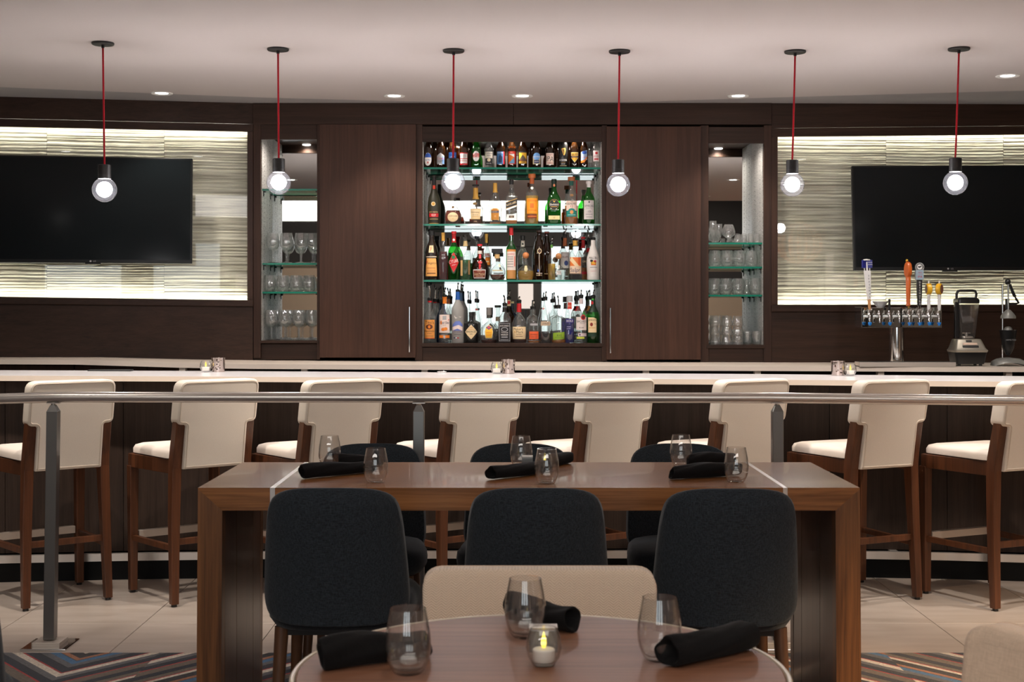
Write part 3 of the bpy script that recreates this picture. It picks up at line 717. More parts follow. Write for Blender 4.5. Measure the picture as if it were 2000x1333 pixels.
# ---------------------------------------------------------------- bar stools
def make_stool(label):
    t = thing('bar_stool', label, 'bar stool', group='cream and cherry wood bar stools along the bar')
    lean = math.tan(radians(11))
    fx_ = .222                                          # the frame is wider in front than behind
    def bx2(x0, y0, x1, y1, z0, z1, w):                 # level board between two plan points
        d = Vector((x1 - x0, y1 - y0)).normalized() * (w / 2); nx, ny = -d.y, d.x
        r = [(x0 + nx, y0 + ny), (x0 - nx, y0 - ny), (x1 - nx, y1 - ny), (x1 + nx, y1 + ny)]
        return MB().hexa([(p[0], p[1], z0) for p in r] + [(p[0], p[1], z1) for p in r])
    for sx in (-1, 1):
        g = MB()
        def ring(x, y, z, w, d): return [(x - w / 2, y - d / 2, z), (x + w / 2, y - d / 2, z), (x + w / 2, y + d / 2, z), (x - w / 2, y + d / 2, z)]
        g.sweep(None, [ring(.2 * sx, -.232, .012, .036, .036), ring(.192 * sx, -.212, .40, .044, .046), ring(.184 * sx, -.205, .66, .046, .056), ring(.182 * sx, -.212, .72, .046, .058), ring(.181 * sx, -.205 - .35 * lean, 1.01, .046, .045)])
        l = g.build('rear_leg', M['stool'], t, bevel=.003, smooth=0)
        MB().cyl((.2 * sx, -.232), .014, 0, .014, 12).build('glide', M['black'], l)
        g = MB()
        g.sweep(None, [ring(fx_ * sx, .213, .012, .036, .036), ring(fx_ * sx, .215, .64, .046, .046)])
        l = g.build('front_leg', M['stool'], t, bevel=.003, smooth=0)
        MB().cyl((fx_ * sx, .213), .014, 0, .014, 12).build('glide', M['black'], l)
        bx2(.194 * sx, -.2, fx_ * sx, .21, .262, .29, .024).build('side_stretcher', M['stool'], t, bevel=.002, smooth=0)
        bx2(.188 * sx, -.19, (fx_ + .008) * sx, .225, .632, .70, .026).build('seat_rail', M['stool'], t, bevel=.002, smooth=0)
    MB().box(-.185, .185, -.222, -.2, .29, .32).build('rear_stretcher', M['stool'], t, bevel=.002, smooth=0)
    f = MB().box(-.21, .21, .203, .225, .275, .305).build('front_stretcher', M['stool'], t, bevel=.002, smooth=0)
    MB().box(-.195, .195, .195, .2285, .272, .309).build('foot_plate', M['satin'], f, bevel=.002, smooth=0)
    MB().box(-.222, .222, .212, .236, .632, .70).build('seat_rail', M['stool'], t, bevel=.002, smooth=0)
    MB().box(-.18, .18, -.2, -.18, .668, .70).build('seat_rail', M['stool'], t, bevel=.002, smooth=0)
    # cushion: crowned rounded square
    g = MB(); sec = []
    for z, k in ((.700, .93), (.706, 1.0), (.728, 1.0), (.744, .965), (.752, .86), (.757, .6), (.759, .2)):
        sec.append([(p[0] * k * (1 + .22 * (p[1] + .1)), p[1] * k + .014, z) for p in rounded(.43, .44, .05, 5, 0, -.22)])
    g.sweep(None, sec).build('seat_cushion', M['leatherseat'], t, smooth=50)
    # T-shaped upholstered back
    pts = poly_round([(-.161, .655), (.161, .655), (.161, .872), (.208, .872), (.208, 1.085), (-.208, 1.085), (-.208, .872), (-.161, .872)], [.006, .006, .012, .03, .045, .045, .03, .012], 5)
    def at(off, k=1.0):
        def fn(x, z):
            y = -.205 - max(0, z - .70) * lean
            return (x, y + off, z)
        return fn
    cx, cz = 0, .87
    def inset(d):   # shrink the outline by d
        n = len(pts); out = []
        for i in range(n):
            a = Vector(pts[i - 1]); b = Vector(pts[(i + 1) % n]); q = Vector(pts[i])
            e = (b - a); nn = Vector((-e.y, e.x)).normalized(); q2 = q + nn * d
            out.append((q2.x, q2.y))
        return out
    g = MB(); sec = []
    for off, ins in ((-.046, .013), (-.046, .007), (-.042, .002), (-.036, 0), (.03, 0), (.038, .004), (.042, .014)):
        fn = at(off); sec.append([fn(*p) for p in inset(ins)])
    g.sweep(None, sec)
    b = g.build('backrest', M['leather'], t, smooth=40)
    fn = at(-.0465); g = MB(); g.tube([fn(*p) for p in inset(.012)], .003, 6, closed=True); g.build('piping', M['piping'], b)
    return t
st = [(50, 1194, 38), (340, 1186, 38), (588, 1188, 36), (864, 1182, 33), (1127, 1182, 32), (1392, 1182, 29), (1664, 1186, 25), (1944, 1194, 25)]
st_lab = ['leftmost bar stool, behind the left post of the steel rail', 'second bar stool from the left, between the left post and the long table',
          'third bar stool from the left, behind the left end of the long table', 'fourth bar stool from the left, just right of the middle rail post',
          'fifth bar stool from the left, behind the middle of the long table', 'sixth bar stool from the left, just left of the right rail post',
          'seventh bar stool from the left, just right of the long table', 'rightmost bar stool, cut by the right edge of the view']
stool0 = None
for (px, py, a), lab in zip(st, st_lab):
    Y = EYE * F / (py - HZ); x = X(px, Y); a = radians(a)
    bl = (-.2, -.232)
    rx = x - (bl[0] * cos(a) - bl[1] * sin(a)); ry = Y - (bl[0] * sin(a) + bl[1] * cos(a))
    lab = 'cream leather T-back wooden ' + lab.replace('bar stool', 'stool', 1) if False else lab
    if stool0 is None:
        stool0 = make_stool('cream ' + lab); stool0.location = (rx, ry, 0); stool0.rotation_euler = (0, 0, a)
    else: dup(stool0, (rx, ry, 0), a, 'cream ' + lab)
# ---------------------------------------------------------------- steel guard rail
rail = thing('guard_rail', 'brushed steel hand rail on square posts between the tables and the bar', 'railing', (0, 5.75, 0))
YR0 = [5.86, 5.79, 5.74, 5.70, 5.60, 5.55]
rx_ = [-560, 0, 103, 1512, 2000, 2600]
ry_ = [786, 779.2, 776.3, 777.6, 783, 789]
rp = [P(a, b, c) for a, b, c in zip(rx_, ry_, [5.74, 5.75, 5.74, 5.74, 5.66, 5.6])]
pp = [rp[0], rp[1]]
for i in (2, 3):
    a, b, c = Vector(rp[i - 1]), Vector(rp[i]), Vector(rp[i + 1])
    pp.append(tuple(b + (a - b).normalized() * .05)); pp.append(tuple(b + ((a - b).normalized() + (c - b).normalized()) * .01)); pp.append(tuple(b + (c - b).normalized() * .05))
pp += [rp[4], rp[5]]
RR = 10.3 / F * 5.74
MB().tube(pp, RR, 24, up=(0, 0, 1)).build('hand_rail', M['steel'], rail, world=True, smooth=40)
for top, bot in ((104.5, 98), (818, 818), (1518, 1519)):
    Y = 5.74; xt, xb = X(top, Y), X(bot, Y); zt = Z(804, Y); w = .046
    def ring(x, z, w): return [(x - w / 2, Y - w / 2, z), (x + w / 2, Y - w / 2, z), (x + w / 2, Y + w / 2, z), (x - w / 2, Y + w / 2, z)]
    g = MB(); g.sweep(None, [ring(xb, .03, w), ring(xt, zt, w), ring(xt, Z(791, Y), .02)])
    p = g.build('post', M['steelv'], rail, world=True, bevel=.002, smooth=0)
    g = MB(); g.cyl((xt, Y), .010, Z(793, Y), Z(786, Y), 12); g.box(xt - .026, xt + .026, Y - .014, Y + .014, Z(788.5, Y), Z(786.5, Y))
    g.build('saddle', M['steel'], p, world=True)
    g = MB(); g.box(xb - .058, xb + .058, Y - .058, Y + .058, .008, .026)
    g.build('base_collar', M['satin'], p, world=True, bevel=.002, smooth=0)
    MB().box(xb - .095, xb + .095, Y - .095, Y + .095, .0, .009).build('base_plate', M['chrome'], p, world=True, bevel=.003, smooth=0)
# ---------------------------------------------------------------- long walnut table
TZ = .852; YF, YBK = 4.359, 5.08
tb = thing('communal_table', 'long walnut slab table with square ends and two inlaid metal strips', 'table', (.06, (YF + YBK) / 2, 0))
xl, xr = X(386.5, YF), X(1679.5, YF); th = Z(953.5, YF) - Z(998, YF); ti = (434.5 - 387) / F * YF
sl0, sl1 = X(527.5, YF), X(537, YF); sr0, sr1 = X(1529.5, YF), X(1538, YF)
for a, b in ((xl, sl0), (sl1, sr0), (sr1, xr)):
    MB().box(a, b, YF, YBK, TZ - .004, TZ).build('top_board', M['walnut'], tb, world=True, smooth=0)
for a, b in ((sl0, sl1), (sr0, sr1)):
    g = MB(); g.box(a, b, YF - .0015, YBK + .001, TZ - .03, TZ + .0004); g.box(a, b, YF - .0015, YF + .02, TZ - th, TZ - .03)
    g.build('metal_inlay', M['steel'], tb, world=True, smooth=0)
z0 = TZ - th
# mitred front frames: apron and legs, front and back; end panels and underside
def mitre(x0, x1, y0, y1, zt):   # apron with 45 deg ends
    xi0, xi1 = x0 + ti, x1 - ti
    return [(x0, y0, zt), (x1, y0, zt), (xi1, y0, z0), (xi0, y0, z0), (x0, y1, zt), (x1, y1, zt), (xi1, y1, z0), (xi0, y1, z0)]
for y0, y1 in ((YF, YF + .05), (YBK - .05, YBK)):
    g = MB(); g.hexa(mitre(xl, xr, y0, y1, TZ - .0042)); g.build('apron', M['walnut'], tb, world=True, smooth=0)
    for s, xo, xi in ((-1, xl, xl + ti), (1, xr, xr - ti)):
        fl_ = .0
        g = MB(); g.hexa([(xo + s * .006, y0, 0), (xi + s * .004, y0, 0), (xi, y0, z0), (xo, y0, TZ - .0042), (xo + s * .006, y1, 0), (xi + s * .004, y1, 0), (xi, y1, z0), (xo, y1, TZ - .0042)])
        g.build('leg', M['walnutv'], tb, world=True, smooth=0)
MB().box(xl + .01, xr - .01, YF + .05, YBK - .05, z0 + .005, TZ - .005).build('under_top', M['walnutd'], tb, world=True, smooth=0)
for s, x0 in ((-1, xl), (1, xr - ti)):
    ys = [YF + .05, YF + .24, YF + .53, YBK - .05]
    for a, b in zip(ys[:-1], ys[1:]):
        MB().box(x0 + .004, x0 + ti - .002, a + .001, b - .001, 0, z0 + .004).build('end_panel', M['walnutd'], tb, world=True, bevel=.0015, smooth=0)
# ---------------------------------------------------------------- blue dining chairs
def make_blue(label):
    t = thing('dining_chair', label, 'chair', group='charcoal blue upholstered chairs at the long table')
    # shell back: outline in (x,z), gently wrapped; local front = +y
    g = MB(); cols = 26
    hw = [(.40, .10), (.43, .175), (.465, .208), (.50, .221), (.55, .2235), (.62, .220), (.70, .214), (.78, .207), (.83, .200), (.862, .187), (.882, .160), (.893, .12), (.898, .06)]
    hw[0] = (.482, .12); hw[1] = (.488, .175); hw[2] = (.500, .203); hw[3] = (.519, .218)
    def ring(z, w):
        pts = []; n = 9; d = .040 * min(1, w / .1) * (1 if z < .85 else max(.25, (.905 - z) / .055))
        lean = -max(0, z - .5) * .20
        for k in range(n + 1):
            x = -w + 2 * w * k / n; y = .075 * (abs(x) / .22) ** 2.4
            pts.append((x, y + lean - d, z))
        for k in range(n, -1, -1):
            x = (-w + 2 * w * k / n) * .995; y = .075 * (abs(x) / .22) ** 2.4
            pts.append((x, y + lean + d * .5, z))
        return pts
    g.sweep(None, [ring(z, w) for z, w in hw])
    b = g.build('backrest', M['blue'], t, smooth=60, sub=1)
    # seat pad
    g = MB(); sec = []
    for z, k in ((.45, .80), (.455, .93), (.475, .99), (.50, 1.0), (.525, .985), (.54, .93), (.548, .8), (.552, .4)):
        ring_ = []
        for i in range(28):
            a = 2 * pi * i / 28; ca, sa = cos(a), sin(a); m = (abs(ca) ** 3.2 + abs(sa) ** 3.2) ** (-1 / 3.2)
            ring_.append((.238 * k * m * ca * (1 if sa > 0 else .96), .25 + .235 * k * m * sa, z))
        sec.append(ring_)
    g.sweep(None, sec).build('seat', M['blue'], t, smooth=60)
    MB().box(-.17, .17, .09, .41, .43, .452).build('seat_base', M['black'], t, smooth=0)
    for sx in (-1, 1):
        for yy, y2 in ((.10, .06), (.42, .46)):
            g = MB(); g.tube([(.198 * sx, y2, 0), (.175 * sx, yy, .455)], .013, 14, r2=.022); g.build('leg', M['chairleg'], t)
    return t
blue0 = None
bl_spec = [(651, 4.0, 0, 'front', 'left'), (1048, 4.0, 0, 'front', 'middle'), (1425, 3.985, 0, 'front', 'right'),
           (728, 5.43, 180, 'far', 'left'), (1014, 5.43, 180, 'far', 'middle'), (1326, 5.43, 180, 'far', 'right')]
for px, Y, a, row, pos in bl_spec:
    lab = ('charcoal blue chair turned away, %s of three before the long table' % pos) if row == 'front' else ('charcoal blue chair facing us, %s of three behind the long table' % pos)
    loc = (X(px, Y), Y + (.04 if a == 0 else -.04), 0)
    if blue0 is None: blue0 = make_blue(lab); blue0.location = loc; blue0.scale = (1, 1, 1.008)
    else: dup(blue0, loc, radians(a), lab, scale=(1, 1, 1.008) if a == 0 else (1, 1, .985))
# dark chair cut by the left edge
c = dup(blue0, (X(-208, 2.95), 2.95, 0), radians(20), 'dark upholstered chair of which a sliver shows at the left edge, before the carpet'); del c['group']
c.scale = (1.05, 1.05, .97)
# ---------------------------------------------------------------- round table
RZ = .75; RC = (X(1055, 2.55), 2.55); RRAD = .466
rt = thing('round_table', 'round walnut cafe table with pale rim in the foreground', 'table', (RC[0], RC[1], 0))
MB().lathe([(.0001, RZ - .02), (RRAD - .012, RZ - .02), (RRAD - .012, RZ - .0015), (RRAD - .0135, RZ), (.0001, RZ)], 96).build('tabletop', M['round'], rt).location = (0, 0, 0)
MB().lathe([(RRAD - .0105, RZ - .021), (RRAD - .002, RZ - .021), (RRAD, RZ - .018), (RRAD, RZ - .003), (RRAD - .003, RZ + .0005), (RRAD - .0085, RZ + .0005), (RRAD - .0105, RZ - .003), (RRAD - .0105, RZ - .021)], 96).build('rim_band', plain('pale_rim', (206, 192, 170), .35), rt)
MB().lathe([(.03, .03), (.03, RZ - .03), (.12, RZ - .022)], 24).build('pedestal', M['blackmetal'], rt)
MB().lathe([(.0001, 0), (.27, 0), (.27, .012), (.06, .03), (.0001, .032)], 40).build('base_plate', M['blackmetal'], rt)
# ---------------------------------------------------------------- beige upholstered chairs
def make_beige(label):
    t = thing('side_chair', label, 'chair')
    g = MB(); w, zt = .574, .786
    pts = poly_round([(-w / 2 + .012, .40), (w / 2 - .012, .40), (w / 2, zt), (-w / 2, zt)], [.03, .03, .045, .045], 6)
    n = len(pts)
    def ins(d):
        out = []
        for i in range(n):
            e = Vector(pts[(i + 1) % n]) - Vector(pts[i - 1]); nn = Vector((-e.y, e.x)).normalized(); q = Vector(pts[i]) + nn * d; out.append((q.x, q.y))
        return out
    def fn(x, z, y): return (x, -.235 - max(0, z - .42) * .16 + .05 * (abs(x) / .28) ** 3 + y, z)
    sec = []
    for y, d in ((-.035, .024), (-.033, .006), (-.026, 0), (.024, 0), (.031, .005), (.034, .014), (.0355, .030)):
        sec.append([fn(x, z, y) for x, z in ins(d)])
    g.sweep(None, sec); b = g.build('backrest', M['beige'], t, smooth=75)
    g = MB(); g.tube([fn(x, z, -.030) for x, z in ins(.002)], .0035, 6, closed=True); g.build('piping', M['beigeplain'], b)
    g = MB(); sec = []
    for z, k in ((.37, .95), (.38, 1), (.44, 1), (.465, .97), (.475, .85), (.478, .4)):
        sec.append([(p[0] * k, p[1] * k + .03, z) for p in rounded(.54, .50, .06, 5, 0, -.25)])
    g.sweep(None, sec).build('seat', M['beigeplain'], t, smooth=45)
    for sx in (-1, 1):
        for y in (-.2, .22):
            MB().beam((.24 * sx, y * 1.08, 0), (.22 * sx, y, .38), .03, .03, .045, .045).build('leg', M['chairleg'], t, bevel=.003, smooth=0)
    return t
bg = make_beige('beige herringbone chair across the round table, facing us')
Yb = 3.31
bg.location = (X(1054, Yb), Yb - .215, 0); bg.rotation_euler = (0, 0, pi)
b2 = dup(bg, (.84, 2.36, 0), radians(116), 'beige chair cut by the lower right corner of the view'); b2.scale = (1, 1, 1.02)
for c in b2.children:
    if c.name.startswith('backrest'):
        c.data = c.data.copy(); c.data.materials[0] = M['beigeplain']
# ---------------------------------------------------------------- pendants
def make_pendant(label):
    t = thing('pendant_lamp', label, 'pendant lamp', group='globe pendants on red cords over the bar')
    g = MB().lathe([(.0001, -.012), (.054, -.012), (.058, -.008), (.058, 0), (.0001, 0)], 36); g.cyl((0, 0), .008, -.028, -.01, 12); g.build('canopy', M['blackmetal'], t)
    return t
pend = [(201, 84, 7.12, 204, 322, 371), (543, 95, 7.28, 544.5, 310, 357), (886, 98, 7.32, 885, 310, 356), (1210, 99, 7.34, 1207.5, 312, 361), (1553, 100, 7.35, 1547.5, 313, 361), (1873, 94, 7.27, 1866, 309, 357.5)]
pl = ['leftmost globe pendant, in front of the left television', 'globe pendant in front of the left glass niche', 'globe pendant in front of the bottle shelves, left end', 'globe pendant in front of the right cabinet door',
      'globe pendant between the right niche and the right television', 'rightmost globe pendant, in front of the right television']
for (cx, cy, Y, bx, sy, by), lab in zip(pend, pl):
    top = P(cx, cy - 3, Y); top = (top[0], top[1], ZC)
    t = make_pendant(lab); t.location = top
    d = X(bx, Y) - top[0]
    zs = Z(sy, Y) - ZC; zb = Z(by, Y) - ZC
    MB().tube([(0, 0, -.012), (d * .3, 0, zs * .35), (d * .75, 0, zs * .8), (d, 0, zs + .002)], .0052, 8).build('cord', M['cord'], t)
    g = MB().lathe([(.0001, zs), (.029, zs), (.033, zs - .003), (.033, zs - .050), (.0322, zs - .0505), (.0322, zs - .0515), (.033, zs - .052), (.033, zs - .074), (.0001, zs - .074)], 28, (d, 0, 0)); g.build('socket', M['blackmetal'], t)
    gl = MB().ball((d, 0, zb), .0645, 36, 24).build('globe', M['globe'], t, smooth=60)
    MB().ball((d, 0, zb + .002), .040, 28, 18).build('light_core', M['glow'], gl, smooth=60)
# ---------------------------------------------------------------- ceiling downlights
def downlight(label, x, y, z, power, size, blend, tilt=(0, 0), col=(1, .9, .8), group='recessed ceiling downlights'):
    t = thing('downlight', label, 'downlight', (x, y, z), 0, group)
    MB().lathe([(.042, -.001), (.066, -.006), (.07, -.003), (.07, 0)], 32).build('trim_ring', M['white'], t)
    MB().lathe([(.0001, -.0025), (.042, -.001)], 24).build('lens', M['downlens'], t)
    L = bpy.data.lights.new('downlight_beam', 'SPOT'); L.energy = power; L.color = col; L.spot_size = radians(size); L.spot_blend = blend; L.shadow_soft_size = .04
    o = bpy.data.objects.new('downlight_beam', L); COL.objects.link(o); o.location = (x, y, z - .02); o.rotation_euler = (tilt[0], tilt[1], 0)
dl = [(316, 182, 8.72), (770, 189, 8.85), (1020, 190, 8.9), (1442, 192, 8.86), (1968, 148, 8.13)]
dn = ['leftmost recessed downlight, above the left television', 'recessed downlight above the left cabinet door', 'recessed downlight above the bottle shelves', 'recessed downlight above the right niche', 'rightmost recessed downlight, above the right television']
for (px, py, Y), n in zip(dl, dn):
    Y = (ZC - EYE) * F / (HZ - py); Y = min(Y, 8.9)
    downlight(n, X(px, Y), Y, ZC, E_DOWN, 100, .6)
k = 0
for i, x in enumerate((-2.9, -1.75, -.6, .6, 1.75, 2.9)):      # the row over the stools and the rows over the tables are above the frame
    downlight('ceiling downlight above the bar stools, out of view, %s of six' % nth(i, 6), x, 6.02, ZC, E_STOOL, 75, .6, (radians(28), 0))
for y in (4.75, 2.6):
    for i, x in enumerate((-2.4, 0, 2.4)):
        downlight('ceiling downlight over the %s, above the view, %s of three' % ('long table' if y > 4 else 'round table', ('left', 'middle', 'right')[i]), x, y, ZC, E_ROOM, 120, .7)
# woven globe lamp that hangs in the dining room, seen only in the glass of the right wall panel and in the mirror
lamp = thing('rib_pendant', 'ribbed wooden globe lamp, faintly reflected in the right wall panel', 'pendant lamp', (3.70, 3.0, 2.18))
M['rib'] = plain('bent_beech_rib', (206, 150, 100), .5)
g = MB()
for k in range(16):
    a = 2 * pi * (k + .5) / 16
    MB().tube([(.26 * sin(pi * i / 14) * cos(a), .26 * sin(pi * i / 14) * sin(a), -.24 * cos(pi * i / 14)) for i in range(1, 14)], .0075, 6).build('rib', M['rib'], lamp)
MB().lathe([(.06, .24), (.06, .26), (.0001, .26)], 20).build('cap', M['rib'], lamp)
MB().rod((0, 0, .25), (0, 0, ZC - 2.18), .004, 8).build('cord', M['white'], lamp)
MB().lathe([(.0001, .238), (.05, .238), (.055, .236)], 20).build('lamp_disc', emit('warm_bulb', (1, .72, .42), 3), lamp)
L = bpy.data.lights.new('rib_lamp_light', 'SPOT'); L.spot_size = radians(125); L.spot_blend = .3; L.energy = 800; L.color = (1, .7, .42); L.shadow_soft_size = .02
o = bpy.data.objects.new('rib_lamp_light', L); COL.objects.link(o); o.location = (3.70, 3.0, 2.405)
for (lx, ly, r_, za_, zb_, lab) in ((5.45, -1.4, .15, 1.5, 2.25, 'lamp with tall pale drum shade, a reflection in the right wall panel'), (.24, -4.2, .13, 1.42, 2.0, 'lamp with pink glowing shade, a reflection in the mirror behind the bottles')):
    sh = thing('floor_lamp', lab, 'lamp', (lx, ly, 0))
    MB().lathe([(r_, za_), (r_, zb_)], 32).build('lamp_shade', emit('lamp_shade_glow', (1, .82, .74), 1.25), sh)
    g = MB(); g.cyl((0, 0), .012, 0, zb_); g.cyl((0, 0), .14, 0, .02, 24); g.build('stand', M['blackmetal'], sh)
# ---------------------------------------------------------------- drinking glasses
def wall(prof, t):   # closed shell from an outer profile with wall thickness t, thick base
    inner = [(max(.0001, r - t), z) for r, z in prof[1:]][::-1]
    return prof + inner + [(.0001, inner[-1][1] + .004)]
def stemless(h, w):
    r = w / 2; o = [(.0001, 0), (.56 * r, 0), (.62 * r, .012 * h), (.72 * r, .06 * h), (.82 * r, .13 * h), (.91 * r, .22 * h), (.97 * r, .32 * h), (r, .44 * h), (.97 * r, .6 * h), (.88 * r, .8 * h), (.77 * r, h)]
    i = [(.77 * r - .0016, h), (.88 * r - .0016, .8 * h), (.97 * r - .0016, .6 * h), (r - .0016, .44 * h), (.97 * r - .0018, .32 * h), (.90 * r - .0018, .22 * h), (.79 * r, .14 * h), (.64 * r, .08 * h), (.4 * r, .055 * h), (.0001, .05 * h)]
    return o + i
def make_glass(name, label, prof, mat, loc, group, seg=28):
    t = MB().lathe(prof, seg).build(name, mat, smooth=50); t.location = loc
    t['label'] = label; t['category'] = 'glass'; t['group'] = group
    return t
def gcopy(o, loc, label, scale=None):
    c = o.copy(); COL.objects.link(c); c.location = loc; c['label'] = label
    if scale: c.scale = scale
    return c
tabg = None
spots = []
for px, py, lab in ((734, 943, 'clear stemless glass beside the front left napkin roll on the long table'), (1068, 945, 'clear stemless glass in front of the candle on the long table'), (1438, 942, 'clear stemless glass at the right end of the front napkin roll'),
                    (644, 913, 'clear stemless glass at the back left of the long table'), (1018, 914, 'clear stemless glass behind the metal block on the long table'), (1330, 911, 'clear stemless glass at the back right of the long table')):
    Y = (EYE - TZ) * F / (py - HZ); spots.append((px, Y, TZ + .0006, lab, 1))
for px, py, lab in ((797, 1316, 'clear stemless glass at the left of the round table'), (1026, 1245, 'clear stemless glass at the back of the round table'), (1288, 1290, 'clear stemless glass at the right of the round table')):
    Y = (EYE - RZ) * F / (py - HZ); spots.append((px, Y, RZ + .0006, lab, 1.06))
for px, Y, z, lab, s in spots:
    if tabg is None: tabg = make_glass('stemless_glass', lab, stemless(.114, .0815), M['glass'], (X(px, Y), Y, z), 'stemless glasses set on the tables', 40)
    else: gcopy(tabg, (X(px, Y), Y, z), lab, (s, s, s))
# ---------------------------------------------------------------- napkin rolls
def napkin(label, a, b, za, r=.023, seed=1, flat=.9):
    rnd = random.Random(seed)
    ax, bx = Vector((a[0], a[1], za)), Vector((b[0], b[1], za)); d = (bx - ax); L = d.length; d.normalize(); w = Vector((-d.y, d.x, 0))
    sec = []; n = 11; m = 26
    for i in range(n + 1):
        u = i / n
        rr = r * (1 + .10 * sin(u * 5 + seed) + (.05 if .3 < u < .6 else 0)); ring = []
        if i == 0: rr *= .96
        bend = w * (.008 * sin(u * 3.1 + seed))
        for k in range(m):
            an = 2 * pi * k / m
            q = rr * (1 + .06 * sin(3 * an + seed + u * 4) + .05 * sin(5 * an + u * 9)) * (1 + (.2 if 0 <= (m * .34 - u * 6) - k < 3 else 0))
            z = max(0, rr * flat + q * sin(an) * flat)
            off = d * (L * u + (.007 * cos(an + seed) if i in (0, n) else .003 * cos(an)))
            ring.append(tuple(ax + off + w * (q * cos(an)) + bend + Vector((0, 0, z + .0008))))
        sec.append(ring)
    # rolled-in ends: inner spiral lip, so the ends read as hollow cloth
    def inner(ring, back, k):
        c = Vector((sum(p[0] for p in ring), sum(p[1] for p in ring), sum(p[2] for p in ring))) / len(ring)
        return [tuple(c + (Vector(p) - c) * k + d * back) for p in ring]
    s2 = [inner(sec[0], .035, .30), inner(sec[0], .02, .62), inner(sec[0], .002, .80)] + sec + [inner(sec[-1], -.002, .80), inner(sec[-1], -.02, .62), inner(sec[-1], -.035, .30)]
    loc = (ax + bx) / 2
    g = MB(); g.sweep(None, [[(p[0] - loc.x, p[1] - loc.y, p[2] - za) for p in r_] for r_ in s2])
    t = g.build('napkin_roll', M['napkin'], smooth=60, sub=1); t.location = (loc.x, loc.y, za)
    t['label'] = label; t['category'] = 'napkin'; t['group'] = 'black rolled napkins on the tables'
    return t
def onT(px, py, z):   # point on a table top of height z under pixel
    Y = (EYE - z) * F / (py - HZ); return (X(px, Y), Y)
napkin('black napkin roll at the front left of the long table', onT(590, 937, TZ), onT(728, 923, TZ), TZ, .024, 1)
napkin('black napkin roll at the back left of the long table', onT(652, 912, TZ), onT(745, 909, TZ), TZ, .022, 2)
napkin('black napkin roll at the front middle of the long table, by the metal block', onT(957, 938, TZ), onT(1066, 924, TZ), TZ, .0235, 3)
napkin('black napkin roll at the back middle of the long table', onT(1050, 915, TZ), onT(1114, 905.5, TZ), TZ, .0225, 4)
napkin('black napkin roll at the front right of the long table', onT(1308, 937, TZ), onT(1448, 930, TZ), TZ, .0245, 5)
napkin('black napkin roll at the back right of the long table', onT(1342, 912, TZ), onT(1436, 906, TZ), TZ, .023, 6)
napkin('black napkin roll at the left of the round table', onT(626, 1312, RZ), onT(836, 1283, RZ), RZ, .030, 7)
napkin('black napkin roll at the back of the round table', onT(992, 1212, RZ), onT(1124, 1236, RZ), RZ, .029, 8)
napkin('black napkin roll at the right of the round table', onT(1303, 1306, RZ), onT(1458, 1268, RZ), RZ, .030, 9)
# ---------------------------------------------------------------- candles and their holders
def votive(loc, r, h, lab, lab2, s=1.0):
    o = [(.0001, 0), (.5 * r, 0), (.62 * r, .03 * h), (.9 * r, .25 * h), (r, .5 * h), (.93 * r, .76 * h), (.74 * r, h), (.74 * r - .002, h), (.93 * r - .002, .76 * h), (r - .002, .5 * h), (.9 * r - .002, .27 * h), (.6 * r, .1 * h), (.0001, .09 * h)]
    t = MB().lathe(o, 32).build('votive_bowl', M['glass'], smooth=50); t.location = loc; t['label'] = lab; t['category'] = 'candle holder'; t['group'] = 'round glass candle bowls'
    c = thing('tealight', lab2, 'candle', (loc[0], loc[1], loc[2] + .12 * h), 0, 'electric tealights in glass bowls')
    MB().lathe([(.0001, 0), (.60 * r, 0), (.62 * r, .02 * h), (.62 * r, .30 * h), (.57 * r, .33 * h), (.0001, .36 * h)], 28).build('candle_body', M['wax'], c)
    f = [(.0001, .34 * h), (.10 * r, .36 * h), (.155 * r, .46 * h), (.14 * r, .56 * h), (.06 * r, .72 * h), (.0001, .80 * h)]
    MB().lathe(f, 14).build('flame', M['flame'], c)
Y = (EYE - RZ) * F / (1301 - HZ)
votive((X(1062, Y), Y, RZ + .0006), .0345, .071, 'round glass candle bowl on the round table', 'electric tealight in the bowl on the round table')
Y = (EYE - TZ) * F / (921 - HZ)
votive((X(1064, Y), Y, TZ + .0006), .028, .062, 'small glass candle bowl on the long table, behind a stemless glass', 'electric tealight on the long table')
M['cup'] = plain('hammered_nickel', (206, 192, 186), .2, 1)
def cup(px, loc, r, h, lab):
    g = MB(); seg, rows = 30, 12; rnd = random.Random(int(px)); q = []
    vs = []; holes = set()
    for i in range(rows + 1):
        for k in range(seg):
            a = 2 * pi * k / seg; rr = r * (.94 + .06 * i / rows)
            vs.append((rr * cos(a), rr * sin(a), h * i / rows))
    for i in range(2, rows - 1):
        for k in range(seg):
            if rnd.random() < .17: holes.add((i, k))
    fs = [(i * seg + k, i * seg + (k + 1) % seg, (i + 1) * seg + (k + 1) % seg, (i + 1) * seg + k) for i in range(rows) for k in range(seg) if (i, k) not in holes]
    g.add(vs, fs); g.lathe([(.0001, .001), (r * .94, .001)], seg)
    o = g.build('candle_cup', M['cup'], smooth=50); o.location = loc; o['label'] = lab; o['category'] = 'candle holder'; o['group'] = 'perforated metal cups on the bar'
for bx, cx, pos in ((402, 426.5, 'left'), (970, 993, 'middle'), (1661, 1636.5, 'right')):
    Yc = bary(bx) + .47; z = barz(bx) + .0006
    votive((X(bx, Yc), Yc, z), .0325, .062, 'round glass candle bowl on the bar, %s pair' % pos, 'electric tealight in the %s bowl on the bar' % pos)
    z2 = barz(cx) + .0006
    cup(cx, (X(cx, Yc + .03), Yc + .03, z2), .037, .079, 'perforated silver cup beside the %s candle bowl on the bar' % pos)
